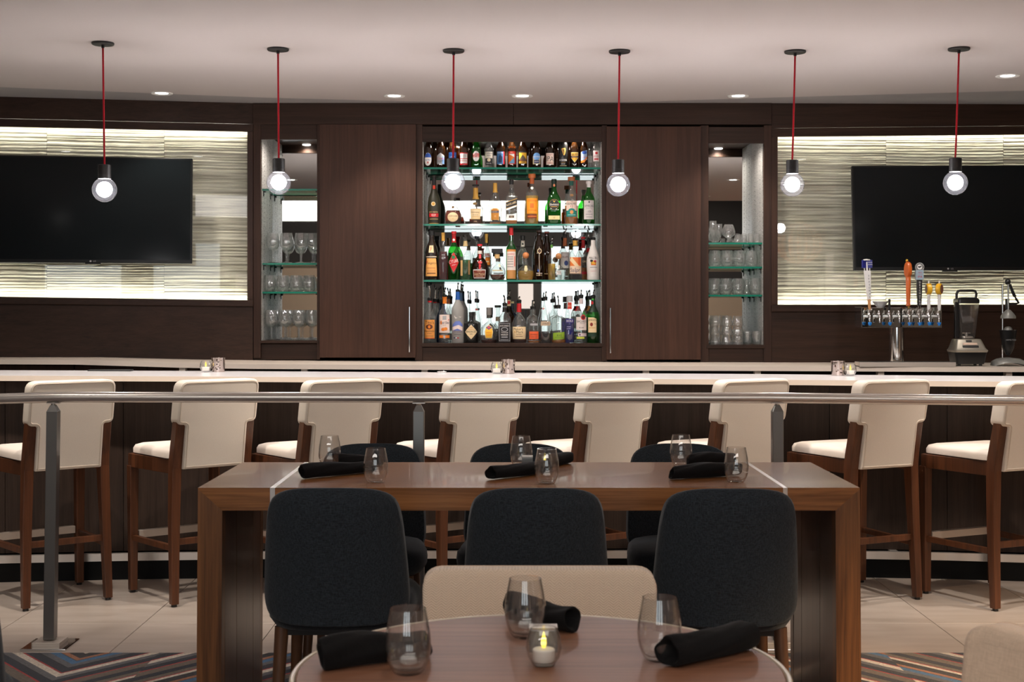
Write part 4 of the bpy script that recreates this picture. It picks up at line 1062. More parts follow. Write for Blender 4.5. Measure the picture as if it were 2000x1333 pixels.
# metal card blocks
def block(name, loc, w, d, h, lab):
    t = thing(name, lab, 'card holder', loc, 0)
    MB().box(-w / 2, w / 2, -d / 2, d / 2, 0, h - .006).build('body', M['steelv'], t, bevel=.0015, smooth=0)
    MB().box(-w / 2, w / 2, -d / 2, d / 2, h - .006, h).build('top_plate', M['steel'], t, bevel=.001, smooth=0)
Y = (EYE - TZ) * F / (919 - HZ); block('card_holder', (X(1030, Y), Y, TZ + .0004), .039, .03, .052, 'brushed metal block among the glasses at the middle of the long table')
Y = (EYE - RZ) * F / (1272 - HZ); block('card_holder', (X(1061, Y), Y, RZ + .0004), .056, .03, .050, 'brushed metal block behind the candle on the round table')
# things lying at the back edge of the bar
px = 216; Y = bary(px) + .55
o = MB().box(-.12, .12, -.03, .03, 0, .008).build('bar_mat', plain('black_rubber', (34, 34, 34), .7), bevel=.002); o.location = (X(px, Y), Y, barz(px) + .0005); o['label'] = 'thin black bar mat at the left of the bar top'; o['category'] = 'mat'
px = 863; Y = bary(px) + .55
o = MB().lathe([(.0001, 0), (.022, 0), (.027, .008), (.0255, .0085), (.0215, .002), (.0001, .002)], 24).build('steel_dish', M['chrome']); o.location = (X(px, Y), Y, barz(px) + .0005); o['label'] = 'tiny steel dish at the back edge of the bar top'; o['category'] = 'dish'
# ---------------------------------------------------------------- bottles
SH = {
 'std': [(0, 0), (.92, 0), (1, .02), (1, .56), (.97, .62), (.82, .68), (.55, .74), (.38, .79), (.33, .84), (.31, .96), (.36, .97), (.36, 1)],
 'beer': [(0, 0), (.93, 0), (1, .03), (1, .52), (.94, .60), (.66, .70), (.5, .77), (.44, .9), (.42, .95), (.47, .96), (.47, 1)],
 'remy': [(0, 0), (.86, 0), (.9, .02), (1, .32), (.98, .44), (.85, .54), (.5, .67), (.34, .74), (.29, .8), (.27, 1)],
 'bulb': [(0, 0), (.84, 0), (.9, .03), (1, .17), (.97, .30), (.82, .42), (.52, .52), (.36, .58), (.33, .9), (.4, .92), (.4, 1)],
 'cognac': [(0, 0), (.84, 0), (.88, .03), (1, .46), (.93, .53), (.6, .62), (.38, .67), (.33, .74), (.31, .95), (.36, 1)],
 'martell': [(0, 0), (.80, 0), (.84, .03), (1, .42), (.96, .5), (.62, .62), (.36, .72), (.3, .8), (.27, 1)],
 'square': [(0, 0), (.95, 0), (1, .02), (1, .60), (.94, .66), (.55, .76), (.36, .82), (.32, .86), (.31, 1)],
 'flagon': [(0, 0), (.78, 0), (.88, .04), (1, .22), (1, .36), (.9, .48), (.64, .60), (.36, .67), (.27, .72), (.25, 1)],
 'orb': [(0, 0), (.55, 0), (.66, .02), (.9, .17), (1, .30), (.93, .45), (.66, .58), (.36, .66), (.3, .7), (.3, 1)],
 'apoth': [(0, 0), (.95, 0), (1, .03), (1, .66), (.95, .71), (.5, .76), (.29, .79), (.27, .82), (.27, 1)],
 'flask': [(0, 0), (.95, 0), (1, .04), (1, .62), (.94, .69), (.6, .76), (.38, .79), (.36, .82), (.36, 1)],
 'cone': [(0, 0), (.92, 0), (1, .03), (1, .42), (.86, .54), (.55, .76), (.36, .87), (.32, .92), (.32, 1)],
 'monk': [(0, 0), (.9, 0), (1, .03), (.98, .30), (.86, .52), (.84, .55), (.9, .6), (.62, .76), (.4, .84), (.34, .88), (.34, 1)],
 'slim': [(0, 0), (.92, 0), (1, .02), (1, .52), (.93, .6), (.68, .8), (.62, 1)],
 'tall': [(0, 0), (.9, 0), (1, .02), (1, .60), (.94, .68), (.66, .80), (.5, .88), (.46, .96), (.5, 1)],
 'can': [(0, 0), (.78, 0), (.86, .015), (1, .06), (1, .92), (.9, .965), (.88, .98), (.9, 1.0), (.84, 1.0), (.82, .985), (0, .985)],
 'malibu': [(0, 0), (.85, 0), (.94, .03), (.9, .12), (.97, .28), (1, .42), (.95, .54), (.7, .68), (.42, .82), (.34, .88), (.34, 1)],
 'goose': [(0, 0), (.95, 0), (1, .02), (1, .60), (.94, .68), (.6, .77), (.42, .82), (.36, .87), (.32, 1)],
 'trian': [(0, 0), (.93, 0), (1, .02), (1, .52), (.9, .62), (.66, .70), (.46, .77), (.38, .82), (.33, 1)],
}
SQ = {'square': 7, 'trian': 4}
GM = {
 'clear': thin('bottle_clear_glass', (.95, .965, .955), (.50, .53, .52), refl=2.0, body=.07),  # whitish body stands in for bright refracted edges
 'green': thin('bottle_green_glass', (.16, .62, .16), (.03, .26, .05), refl=1.4, body=.14, bodyc=(.03, .42, .05)),
 'dkgreen': thin('bottle_dark_green_glass', (.05, .13, .05), (.01, .03, .015), refl=1.3, body=.1, bodyc=(.03, .12, .04)),
 'amber': thin('bottle_amber_glass', (.24, .10, .03), (.05, .02, .008), refl=1.3, body=.12, bodyc=(.12, .045, .012)),
 'frost': thin('bottle_frosted_glass', (.55, .56, .54), (.4, .41, .4), rough=.35, refl=.7, body=.62, bodyc=(.84, .82, .78)),
 'blueglass': thin('bottle_blue_glass', (.08, .2, .4), (.02, .05, .14), refl=1.3, body=.1, bodyc=(.03, .1, .25)),
}
def opaque(c, r=.25, coat=.3): return plain('bottle_%02x%02x%02x' % c, c, r, coat=coat)
GM['black'] = opaque((22, 22, 20)); GM['olive'] = opaque((44, 42, 28), .45, 0); GM['whitebottle'] = opaque((226, 220, 214), .35); GM['monkbrown'] = opaque((38, 25, 16))
LQ = {k: thin('liquid_' + k, c, e, refl=.3, body=b, bodyc=bc_) for k, c, e, b, bc_ in (
 ('amber', (.80, .36, .06), (.45, .14, .015), .4, (.95, .42, .05)), ('gold', (.93, .70, .22), (.7, .42, .08), .4, (1, .68, .12)),
 ('brown', (.36, .10, .03), (.12, .03, .01), .25, (.30, .08, .02)), ('dark', (.05, .02, .02), (.02, .008, .008), .3, (.035, .015, .015)),
 ('red', (.28, .01, .03), (.08, .004, .01), .3, (.25, .01, .03)), ('blue', (.02, .05, .42), (.005, .01, .12), .35, (.02, .04, .40)),
 ('green', (.06, .32, .10), (.02, .12, .03), .3, (.05, .3, .08)), ('water', (.95, .97, .97), (.7, .74, .74), .0, (1, 1, 1)))}
PM = {}
def ink(c):
    if c not in PM: PM[c] = plain('print_%02x%02x%02x' % c, c, .5)
    return PM[c]
PX = 281.5                                            # px per metre at the shelf front
def bottle(name, label, x, w, top, shape, glass, liq, cap, neck, layers, shelf_, yo=0, group=None, rot=0, neckr=None, seg=22):
    z0 = {'c1': SHELF['c1'], 'c2': SHELF['c2'], 'c3': SHELF['c3'], 'c4': ZN['c']}[shelf_] + .0006
    r = w / 2 / PX; Y = YW + .055 + r + yo; sc = F / Y
    base_py = HZ - (z0 - EYE) * sc
    h = (base_py - top) / sc
    t = thing(name, label, 'can' if shape == 'can' else 'bottle', (X(x, Y), Y, z0), rot, group)
    pr = [(max(.0001, a * r), b * h) for a, b in SH[shape]]
    sq = SQ.get(shape, 0)
    if neckr:
        pr = [(p[0] if p[1] < .72 * h else neckr / PX, p[1]) for p in pr]
    if sq:      # square body, neck turning round
        pr_body = [p for p in pr if p[1] <= .70 * h]; pr_neck = [p for p in pr if p[1] > .66 * h]
        g = MB().lathe(pr_body, 32, sq=sq, rot=0); g.lathe([(pr_body[-1][0] * .98, pr_body[-1][1])] + pr_neck[1:], 24)
    else:
        g = MB().lathe(pr, seg)
    g.build('glass_body' if shape != 'can' else 'can_body', GM[glass] if isinstance(glass, str) else glass, t, smooth=42)
    def rad(z):
        for (r0, a), (r1, b) in zip(pr[1:-1], pr[2:]):
            if a <= z <= b and b > a: return r0 + (r1 - r0) * (z - a) / (b - a)
        return pr[-1][0]
    if liq:
        kind, lev = liq; zl = lev * h; k = .93
        pl_ = [(max(.0001, rad(max(z, .001)) * k), z) for z in [.012 * h + (zl - .012 * h) * i / 7 for i in range(8)]]
        pl_ = [(.0001, .012 * h)] + pl_ + [(.0001, zl)]
        MB().lathe(pl_, 20 if not sq else 32, sq=sq if lev < .6 else 0).build('liquid', LQ[kind], t, smooth=42)
    rn = pr[-1][0]
    if neck:
        c, a, b = neck; a /= PX; b /= PX; k = 1.06
        MB().lathe([(rad(a + (b - a) * i / 6) * k, a + (b - a) * i / 6) for i in range(7)] + ([(.0001, b)] if b > h * .97 else []), 18).build('neck_wrap', ink(c), t, smooth=50)
    if cap:
        if cap[0] == 'cap':
            _, c, hh, k = cap; hh /= PX
            MB().lathe([(rn * k, h - hh * .25), (rn * k, h + hh * .72), (rn * k * .93, h + hh * .75), (.0001, h + hh * .75)], 18).build('cap', ink(c), t)
        elif cap[0] == 'ball':
            MB().ball((0, 0, h + cap[2] / PX * .9), cap[2] / PX, 18, 12).build('stopper', ink(cap[1]), t, smooth=60)
        elif cap[0] == 'bar':
            MB().box(-cap[2] / PX, cap[2] / PX, -.012, .012, h - .002, h + cap[3] / PX).build('stopper', ink(cap[1]), t, bevel=.002, smooth=0)
        elif cap[0] == 'pour':
            tp = (base_py - cap[1]) / sc; rnd = random.Random(int(x * 7)); a = rnd.uniform(-.5, .5) if len(cap) < 3 else cap[2]
            p = MB().lathe([(rn * .9, h - .012), (rn * 1.08, h), (rn * 1.15, h + .010), (rn * .8, h + .016), (.0001, h + .016)], 16).build('pourer', M['black'], t)
            zt = tp; zm = h + (tp - h) * .62
            MB().tube([(0, 0, h + .01), (a * .004, -.002, zm), (a * .02, -.012, zt)], .0052, 8, r2=.0036).build('pour_spout', M['chrome'], p)
            MB().tube([(a * .0135, -.008, lerp(zm, zt, .55)), (a * .021, -.0125, zt + .001)], .0055, 8, r2=.0048).build('spout_tip', M['black'], p)
    def bb(L):
        k = L[0]
        if k == 'R': return (min(L[1], L[2]), max(L[1], L[2]), L[3], L[4])
        if k in 'ED': return (L[1] - L[3], L[1] + L[3], L[2] - L[4], L[2] + L[4])
        if k == 'G': return (min(p[0] for p in L[1]), max(p[0] for p in L[1]), min(p[1] for p in L[1]), max(p[1] for p in L[1]))
        hw = (L[5] if len(L) > 6 else 12) / 2
        return (L[2] - hw, L[2] + hw, L[3] - L[4] / 2, L[3] + L[4] / 2)
    groups_ = []                                        # prints that overlap are one label; apart from one another they are labels of their own
    for i, L in enumerate(layers):
        B_ = bb(L); hit = [q for q in groups_ if any(B_[0] < c_[1] and B_[1] > c_[0] and B_[2] < c_[3] and B_[3] > c_[2] for _, _, c_ in q)]
        new = [(i, L, B_)]
        for q in hit: new = q + new; groups_.remove(q)
        groups_.append(sorted(new, key=lambda e: e[0]))
    for layers_ in groups_:
        g = MB(); cols = []
        for i, L, _b in layers_:
            k = L[0]; c = (L[6] if len(L) > 6 else L[5]) if k == 'T' else L[-1]
            if c not in cols: cols.append(c)
            g.mat(cols.index(c)); eps = .0008 + .00035 * i
            def wrap(px, py):
                xx, zz = px / PX, py / PX
                if sq: return (xx, -(rad(max(.02 * h, min(zz, .62 * h))) + eps), zz)
                R = rad(min(max(zz, .021 * h), h)) + eps
                return (R * sin(xx / max(r, R)), -R * cos(xx / max(r, R)), zz) if R >= r * .6 else (R * sin(xx / R), -R * cos(xx / R), zz)
            if k == 'R':
                _, a, b, lo, hi, _c = L; nx = max(2, int(abs(b - a) / 2.5)); nz = 4 if not sq and hi - lo > 8 else 1
                vs = [wrap(a + (b - a) * i_ / nx, lo + (hi - lo) * j / nz) for j in range(nz + 1) for i_ in range(nx + 1)]
                g.add(vs, [(j * (nx + 1) + i_, j * (nx + 1) + i_ + 1, (j + 1) * (nx + 1) + i_ + 1, (j + 1) * (nx + 1) + i_) for j in range(nz) for i_ in range(nx)])
            elif k in 'EDG':
                if k == 'E': _, cx, cy, rx, ry, _c = L; pts = [(cx + rx * cos(2 * pi * q / 24), cy + ry * sin(2 * pi * q / 24)) for q in range(24)]
                elif k == 'D':
                    _, cx, cy, rx, ry, _c = L; cn = [(rx, 0), (0, ry), (-rx, 0), (0, -ry)]
                    pts = [(cx + lerp(cn[q][0], cn[(q + 1) % 4][0], u / 5), cy + lerp(cn[q][1], cn[(q + 1) % 4][1], u / 5)) for q in range(4) for u in range(5)]
                else:
                    _, ps, _c = L; pts = []
                    for q in range(len(ps)):
                        for u in range(8): pts.append((lerp(ps[q][0], ps[(q + 1) % len(ps)][0], u / 8), lerp(ps[q][1], ps[(q + 1) % len(ps)][1], u / 8)))
                    cx = sum(p[0] for p in ps) / len(ps); cy = sum(p[1] for p in ps) / len(ps)
                n = len(pts); vs = []
                for kk in (1, .8, .6, .4, .2): vs += [wrap(cx + (p[0] - cx) * kk, cy + (p[1] - cy) * kk) for p in pts]
                vs.append(wrap(cx, cy)); fs = []
                for a in range(4):
                    for q in range(n): fs.append((a * n + q, a * n + (q + 1) % n, (a + 1) * n + (q + 1) % n, (a + 1) * n + q))
                fs += [(4 * n + q, 4 * n + (q + 1) % n, 5 * n) for q in range(n)]
                g.add(vs, fs)
            elif k == 'T':
                _, s, cx, cy, hh = L[:5]; mw = L[5] if len(L) > 6 else None; ang = L[7] if len(L) > 7 else 0
                vs, fs, tw = text_geo(s, hh / PX)
                kx = 1 if not mw else min(1, mw / PX / tw) if tw else 1
                out = []
                for a, b in vs:
                    a *= kx * PX; b *= PX
                    out.append(wrap(cx + a * cos(ang) - b * sin(ang), cy + a * sin(ang) + b * cos(ang)))
                g.add(out, fs)
        g.build('label', [ink(c) for c in cols], t, smooth=0)
    return t
# colours
BK, WH, RD, BL, CR, GD, GN, OR, SV, BR, NV, TN, GY, TL, YL_ = (24, 22, 22), (236, 230, 224), (196, 26, 32), (28, 76, 160), (238, 212, 166), (206, 156, 66), (46, 110, 60), (232, 128, 32), (176, 176, 178), (110, 60, 36), (26, 34, 86), (216, 176, 116), (96, 96, 98), (22, 128, 116), (240, 186, 50)
G1, G2, G3, G4 = 'beer bottles on the top glass shelf', 'spirit bottles on the second glass shelf', 'liqueur bottles on the third glass shelf', 'spirit bottles on the niche floor'
def beer(x, label, glass, layers, capc=BK, w=17.5, top=262, yo=0, neck=None):
    return bottle('beer_bottle', label, x, w, top, 'beer', glass, None, ('cap', capc, 3, 1.05), neck, layers, 'c1', yo, G1)
T1 = ', on the top glass shelf'
beer(837, 'brown beer bottle with oval white and blue label, leftmost' + T1, 'amber', [('E', -1, 16, 7.6, 12.5, WH), ('G', [(-7.4, 19.5), (6, 19.5), (4.2, 25.5), (-1, 28.5), (-6, 25.5)], BL), ('T', 'ULTRA', -1, 14.6, 2.8, 12, BL), ('R', -1.8, .2, 8, 11.5, RD)])
beer(861, 'brown beer bottle with silver label and red script, second' + T1, 'amber', [('G', [(-8, 6.5), (8, 6.5), (8, 23), (0, 28.5), (-8, 23)], SV), ('R', 3, 8, 7, 22, (110, 150, 196)), ('T', 'Coors', 0, 18, 5, 14, RD), ('T', 'LIGHT', 0, 12.6, 3.4, 12, BK)])
beer(884, 'brown beer bottle with blue label, behind the pendant cord' + T1, 'amber', [('R', -8.4, 8.4, 11, 29.5, (24, 92, 170)), ('T', 'BUD', 0, 15.5, 4.2, 13, WH), ('T', 'LIGHT', 0, 20.5, 2.6, 11, WH)])
beer(906, 'brown beer bottle with white and red label, fourth' + T1, 'amber', [('R', -8.4, 8.4, 5, 28.8, RD), ('R', -7.6, 7.6, 8, 27, WH), ('E', 0, 22, 5, 3.4, (206, 200, 196)), ('R', -7.6, 7.6, 16.6, 18, RD), ('T', 'Budweiser', 0, 13.6, 3, 14, RD)], )
beer(930, 'green beer bottle with white and red crest' + T1, 'green', [('E', 0, 22, 7, 10, WH), ('R', -7, 7, 20, 27.5, RD), ('T', 'STELLA', 0, 25.4, 2.5, 12, WH), ('T', 'ARTOIS', 0, 22, 2.5, 12, WH)], WH)
beer(955, 'clear beer bottle with blue lettered white and black label' + T1, 'clear', [('R', -7.5, 7.5, 4.5, 18, BK), ('R', -8, 8, 18, 30.5, (214, 206, 190)), ('T', 'Corona', 0, 28, 3.6, 15, NV), ('T', 'Extra', 0, 23.6, 2.8, 10, NV), ('E', 0, 14.5, 3.4, 3.2, (220, 204, 170)), ('T', 'ESPECIAL', 0, 8, 1.8, 12, WH)], GD)
beer(978, 'brown beer bottle with blue picture label, red cap' + T1, 'amber', [('R', -8.2, 5.4, 6.5, 31, (58, 112, 164)), ('R', 5.4, 8.2, 6.5, 31, RD), ('G', [(-5, 10), (2, 9), (3.6, 20), (-1, 25), (-4, 21)], (26, 50, 88)), ('T', 'NORTH', -1.5, 28.6, 2.2, 11, WH)], RD)
beer(1000, 'brown beer bottle with red, yellow and blue label' + T1, 'amber', [('R', -8.2, 8.2, 6.5, 31.5, (214, 66, 40)), ('R', -7, 5, 8, 26.5, OR), ('G', [(-7, 26.5), (5, 26.5), (5, 20)], WH), ('G', [(5, 20), (5, 8), (-7, 8), (-1, 14)], (112, 166, 206)), ('R', 5.4, 8.2, 7, 31, RD), ('T', 'IPA', -1, 29.2, 2.3, 8, WH)], RD)
beer(1021, 'brown beer bottle with yellow mountain label' + T1, 'amber', [('R', -8.2, 8.2, 8, 29, YL_), ('G', [(-8, 15), (8, 15), (0, 25)], (92, 76, 60)), ('R', -8.2, 8.2, 12.4, 15.2, BR), ('T', 'AMBER', 0, 10.2, 3, 13, BR), ('R', -8.2, 8.2, 29, 31.5, BK)], GY)
beer(1048, 'brown beer bottle with pale moon label' + T1, 'amber', [('R', -8.4, 8.4, 6.5, 22, (206, 190, 150)), ('E', 0, 21.5, 7.6, 7, (108, 160, 214)), ('T', 'BLUE MOON', 0, 21, 2.8, 14, WH), ('R', -5.6, 5.6, 8, 14.6, NV), ('T', 'WHITE', 0, 11.3, 2.6, 9.6, WH)], WH)
beer(1074, 'brown beer bottle with plain cream label' + T1, 'amber', [('R', -8.4, 8.8, 5.5, 28, (232, 206, 190)), ('T', 'IPA', 0, 17, 9.4, 15, BK), ('R', -6, 6, 24, 25, (180, 130, 120)), ('R', -6, 6, 8, 9.2, (180, 120, 110))])
bottle('stout_can', 'tall black can with a gold harp on the top glass shelf', 1099.5, 18.5, 278.5, 'can', 'black', None, None, None,
       [('G', [(-3.4, 37), (4.6, 38.4), (5.6, 34), (3.8, 26), (1.8, 23.4), (.2, 24.6), (-1.6, 31), (-3, 34)], GD), ('G', [(-1.6, 34.8), (2.8, 36), (3.4, 33), (1.9, 26), (1, 27)], BK), ('R', .4, 1.0, 26, 36, GD), ('R', 2, 2.5, 27, 36, GD), ('T', 'GUINNESS', 0, 14.4, 3.2, 15.5, WH), ('T', 'DRAUGHT', 0, 10, 1.6, 9, GD), ('T', 'stout', 0, 7, 2, 8, WH), ('R', -7, 7, 3, 4, (170, 150, 110))], 'c1', 0, G1)
beer(1122, 'brown beer bottle with yellow shield label' + T1, 'amber', [('G', [(-8, 30), (8, 30), (7.6, 19), (0, 10), (-7.6, 19)], (224, 206, 160)), ('G', [(-7.2, 29), (7.2, 29), (6.8, 19.4), (0, 11.2), (-6.8, 19.4)], YL_), ('R', -8, 8, 19.6, 23, NV), ('T', 'KALIBER', 0, 26, 3.4, 13.6, NV), ('T', 'BREWING', 0, 21.3, 2, 12, YL_)], BK, yo=.01)
beer(1141, 'brown beer bottle with wavy blue and orange label' + T1, 'amber', [('G', [(-7.6, 12), (6, 15), (6, 34), (-7.6, 30)], (150, 178, 206)), ('G', [(-7.6, 13), (0, 15), (6, 22), (6, 18), (0, 10), (-7.6, 9)], OR), ('E', 0, 29, 5, 3.2, BL), ('T', 'WHEAT', -1, 20, 2.6, 10, RD)], w=15.5)
beer(1164.5, 'clear bottle with white label and red motif, rightmost' + T1, 'clear', [('R', -7.2, 5.8, 12, 33, (226, 210, 206)), ('E', 0, 28, 2.6, 2.6, RD), ('T', 'SELTZER', -.6, 22, 2.2, 11, (150, 40, 50)), ('R', -4.4, 4, 15, 17.6, RD)], WH, w=16.5)
for i, xx in enumerate((849, 873, 918, 1071 - 30, 1096 - 8, 1112, 1153)):
    beer(xx, ['plain brown bottle standing behind the leftmost beer bottle' , 'plain brown bottle standing behind the silver labelled beer bottle', 'plain brown bottle standing behind the red and white labelled beer', 'plain brown bottle standing behind the moon label beer', 'plain brown bottle standing behind the black can', 'plain brown bottle standing behind the yellow shield beer', 'clear bottle standing behind the rightmost clear beer bottle'][i], 'amber' if i < 6 else 'clear', [], yo=.16, w=16)
# second shelf
T2 = ', on the second glass shelf'
def sp(name, label, x, w, top, shape, glass, liq, cap, neck, layers, yo=0, **k): return bottle(name, label, x, w, top, shape, glass, liq, cap, neck, layers, 'c2', yo, G2, **k)
sp('cognac_bottle', 'dark olive cognac bottle with red label band, leftmost' + T2, 848, 26, 343, 'remy', 'olive', None, None, (BK, 77, 92.5),
   [('E', -1, 39, 4.2, 4.2, CR), ('E', -1, 39, 3, 3, GD), ('R', -10, 10, 13.5, 20.5, RD), ('T', 'VSOP', -.5, 17, 4.4, 9, WH), ('T', 'REMY MARTIN', -1, 23, 3, 18, TN), ('R', -9, 9, 9, 10, TN), ('R', -2.6, 2.6, 68.5, 75.5, (214, 62, 34)), ('R', -10.5, 10.5, .8, 1.6, GD)])
sp('cognac_bottle', 'bulbous cognac bottle with cream oval label' + T2, 885, 33.5, 376, 'bulb', 'clear', ('brown', .43), ('cap', (60, 30, 16), 5, 1.1), None,
   [('E', 0, 13.6, 11.6, 10, BR), ('E', 0, 13.6, 11, 9.2, CR), ('T', 'COURVOISIER', 0, 15.4, 3, 19, BR), ('T', 'VS', 0, 10.4, 2.6, 6, GD), ('E', 0, 33, 2.4, 2.6, (120, 88, 52))])
sp('cognac_bottle', 'cognac bottle with gold capsule and scrolled cream label' + T2, 929, 28.5, 363, 'cognac', 'clear', ('brown', .14), ('cap', BK, 3, 1.3), (GD, 49, 71),
   [('R', -11, 11, 9, 29.5, GD), ('R', -10.2, 10.2, 9.8, 28.7, CR), ('T', 'Hennessy', 0, 22.4, 4, 17, BR), ('R', -7, 7, 13.4, 14.4, GD), ('T', 'VERY SPECIAL', 0, 17.4, 1.4, 14, BR), ('E', -1, 39.5, 4.4, 2.8, (116, 84, 30)), ('T', '1765', 0, 5, 2.4, 8, CR)])
sp('cognac_bottle', 'cognac bottle with copper label, nearly empty' + T2, 967, 26.5, 355, 'martell', 'clear', ('amber', .04), None, (GD, 62, 80.5),
   [('G', [(-9.4, 7), (9.4, 7), (9, 28), (4, 31), (-4, 31), (-9, 28)], CR), ('G', [(-8.4, 8), (8.4, 8), (8, 26.5), (3.4, 29.6), (-3.4, 29.6), (-8, 26.5)], (198, 132, 48)), ('R', -8, 8, 21.4, 25.6, NV), ('T', 'MARTELL', 0, 23.4, 2.8, 14, CR), ('T', 'VS', 0, 15, 3, 7, CR), ('R', -6.5, 6.5, 6, 7.6, BK)])
sp('whisky_bottle', 'square whisky bottle with slanted black label' + T2, 999, 22.5, 358, 'square', 'clear', ('amber', .09), ('cap', BK, 10, 1.25), None,
   [('G', [(-11, 29), (11, 36.5), (11, 50), (-11, 42)], GD), ('G', [(-11, 30), (11, 37.5), (11, 49), (-11, 41)], BK), ('T', 'BLACK LABEL', 0, 39.6, 4, 20, CR, .335), ('R', -9, 9, 9, 18.6, WH), ('R', -5, 5, 11.8, 16.4, (92, 74, 60)), ('T', '12', 0, 14, 3.2, 5, CR)], seg=28)
sp('whisky_bottle', 'whisky bottle with bright orange label and cork top' + T2, 1039, 26.5, 346, 'std', 'clear', ('gold', .60), ('cap', (196, 106, 48), 8, 1.5), ((176, 84, 34), 79, 94),
   [('R', -11.4, 11.4, 20, 50, (240, 146, 30)), ('T', 'GLENMORANGIE', 0, 45.4, 3.4, 20, (176, 84, 24)), ('R', -4, 3.4, 31, 40, (206, 106, 26)), ('R', -9, 9, 26, 27, (200, 100, 20)), ('R', -10.4, 10.4, 11, 18.6, (128, 56, 26)), ('R', -9, 9, 14, 15.4, (216, 120, 40)), ('E', 0, 70, 3, 3, WH)])
sp('whisky_bottle', 'green whisky bottle with dark oval label and cream base label' + T2, 1082, 27, 356, 'trian', 'green', ('green', .5), ('cap', (16, 40, 30), 6, 1.2), ((18, 44, 34), 73, 88),
   [('E', 0, 38, 9.8, 10.4, (150, 112, 62)), ('E', 0, 38, 9.2, 9.8, (18, 34, 28)), ('T', 'Glenfiddich', 0, 37.8, 4, 17, WH), ('G', [(-3, 46.6), (-1, 42), (1, 42), (3, 46.6), (.8, 44), (-.8, 44)], GD), ('R', -6, 6, 33, 34, GD), ('R', -10.8, 10.8, 8.4, 16, (226, 208, 150)), ('T', '12', 0, 12.2, 3, 5, BR), ('E', 0, 75, 2, 2.6, (206, 120, 70))])
sp('whisky_bottle', 'whisky bottle with white and teal label and green neck' + T2, 1116, 26, 352, 'std', 'clear', ('amber', .42), ('cap', (176, 98, 56), 8, 1.5), ((24, 92, 78), 76, 86),
   [('R', -11.6, 11.6, 26, 45, (236, 212, 196)), ('R', -11.6, 11.6, 14, 26, TL), ('E', 0, 26, 7, 4.4, TL), ('E', 0, 23, 3.4, 3.6, (222, 150, 84)), ('T', 'THE', 0, 43.2, 1.8, 5, BK), ('T', 'GLENLIVET', 0, 39.4, 3.6, 19, BK), ('T', '12', 0, 34, 4.2, 7, (150, 50, 40)), ('E', 0, 56, 4, 2.6, (120, 78, 36)), ('R', -8, 8, 17, 18, (160, 214, 204))])
sp('whisky_bottle', 'green whisky bottle with plain white label, rightmost' + T2, 1150, 24, 358, 'std', 'green', ('green', .18), ('cap', WH, 5, 1.3), (WH, 72, 80),
   [('R', -11.3, 11.3, 9, 46, (222, 212, 208)), ('T', 'LAPHROAIG', 0, 35, 4.6, 20.6, BK), ('E', 0, 42.6, 1.6, 2, GY), ('T', 'SINGLE MALT', 0, 30.6, 1.5, 13, GY), ('T', '-10-', 0, 24, 4.4, 10, BK), ('R', -7, 7, 18.4, 19.2, GY), ('R', -6, 6, 13, 13.8, GY)])
# third shelf
T3 = ', third glass shelf'
def lq(name, label, x, w, top, shape, glass, liq, cap, neck, layers, yo=0, **k): return bottle(name, label, x, w, top, shape, glass, liq, cap, neck, layers, 'c3', yo, G3, **k)
lq('liqueur_bottle', 'brown monk shaped bottle with orange label, leftmost' + T3, 843, 29, 458, 'monk', 'monkbrown', None, ('cap', BK, 9, 1.25), None,
   [('G', [(-12.6, 7), (12.6, 7), (11, 42), (-11, 42)], (240, 176, 96)), ('T', 'Frangelico', 0, 32, 6, 21, (60, 34, 24)), ('T', 'F', -9.2, 32.6, 7, 3.6, RD), ('R', -9, 8, 22.6, 23.6, (196, 120, 70)), ('R', -9, 9, 17, 17.8, (200, 140, 90)), ('R', -9, 9, 12, 13.6, BR), ('R', -5.4, 5.4, 53, 67, CR), ('T', 'F', 0, 60, 8, 5, (206, 80, 40)), ('R', -12, 12, 44, 45.6, (226, 206, 180))])
lq('liqueur_bottle', 'slim bottle of dark red liqueur with gold cap' + T3, 865.5, 17.5, 468, 'flask', 'clear', ('red', .70), None, (GD, 76, 92), [])
lq('amaro_bottle', 'green bottle with red capsule and red diamond label' + T3, 886.5, 23, 456, 'std', 'green', ('dark', .58), ('cap', RD, 5, 1.2), (RD, 73, 89),
   [('D', 0, 34, 11, 19.4, (226, 60, 50)), ('D', 0, 34, 10.4, 18.4, RD), ('T', 'CYNAR', 0, 36, 6.8, 20, WH, .2), ('E', -.5, 44, 3.6, 3.4, (30, 120, 70)), ('T', 'amaro', 1, 29, 1.8, 9, WH, .2), ('E', 0, 78, 2.4, 2.4, WH)])
lq('liqueur_bottle', 'clear green liqueur bottle with narrow beige side labels' + T3, 909, 22, 462, 'std', 'clear', ('green', .46), ('cap', (40, 38, 34), 4, 1.2), ((196, 170, 120), 66, 76),
   [('R', -10.8, -5.4, 8, 38, TN), ('R', 6, 10.6, 10, 38, (140, 110, 70))])
lq('liqueur_bottle', 'pale green melon bottle behind the round red ribbon bottle' + T3, 931, 20, 465, 'std', 'clear', ('green', .25), ('cap', (30, 30, 44), 6, 1.25), None, [('R', -9, 4, 34, 44, BK), ('T', 'APE', -1, 39, 4, 9, (180, 210, 60))], .16)
lq('orange_liqueur_bottle', 'squat dark orange liqueur bottle with red ribbon and white bordered label' + T3, 937, 33, 480, 'flagon', 'amber', ('brown', .5), ('cap', RD, 4, 1.2), ((226, 214, 204), 51, 57),
   [('R', -1.5, 3, 21, 50, RD), ('E', 1, 34, 5, 2.6, RD), ('R', -14, 13, 3, 20, WH), ('R', -13, 12, 4.6, 18.6, (122, 52, 36)), ('T', 'Grand Marnier', -.5, 11.6, 4.6, 23, CR), ('T', 'LIQUEUR', -.5, 16.6, 1.8, 9, CR), ('R', -8, 7, 6.8, 7.6, CR)])
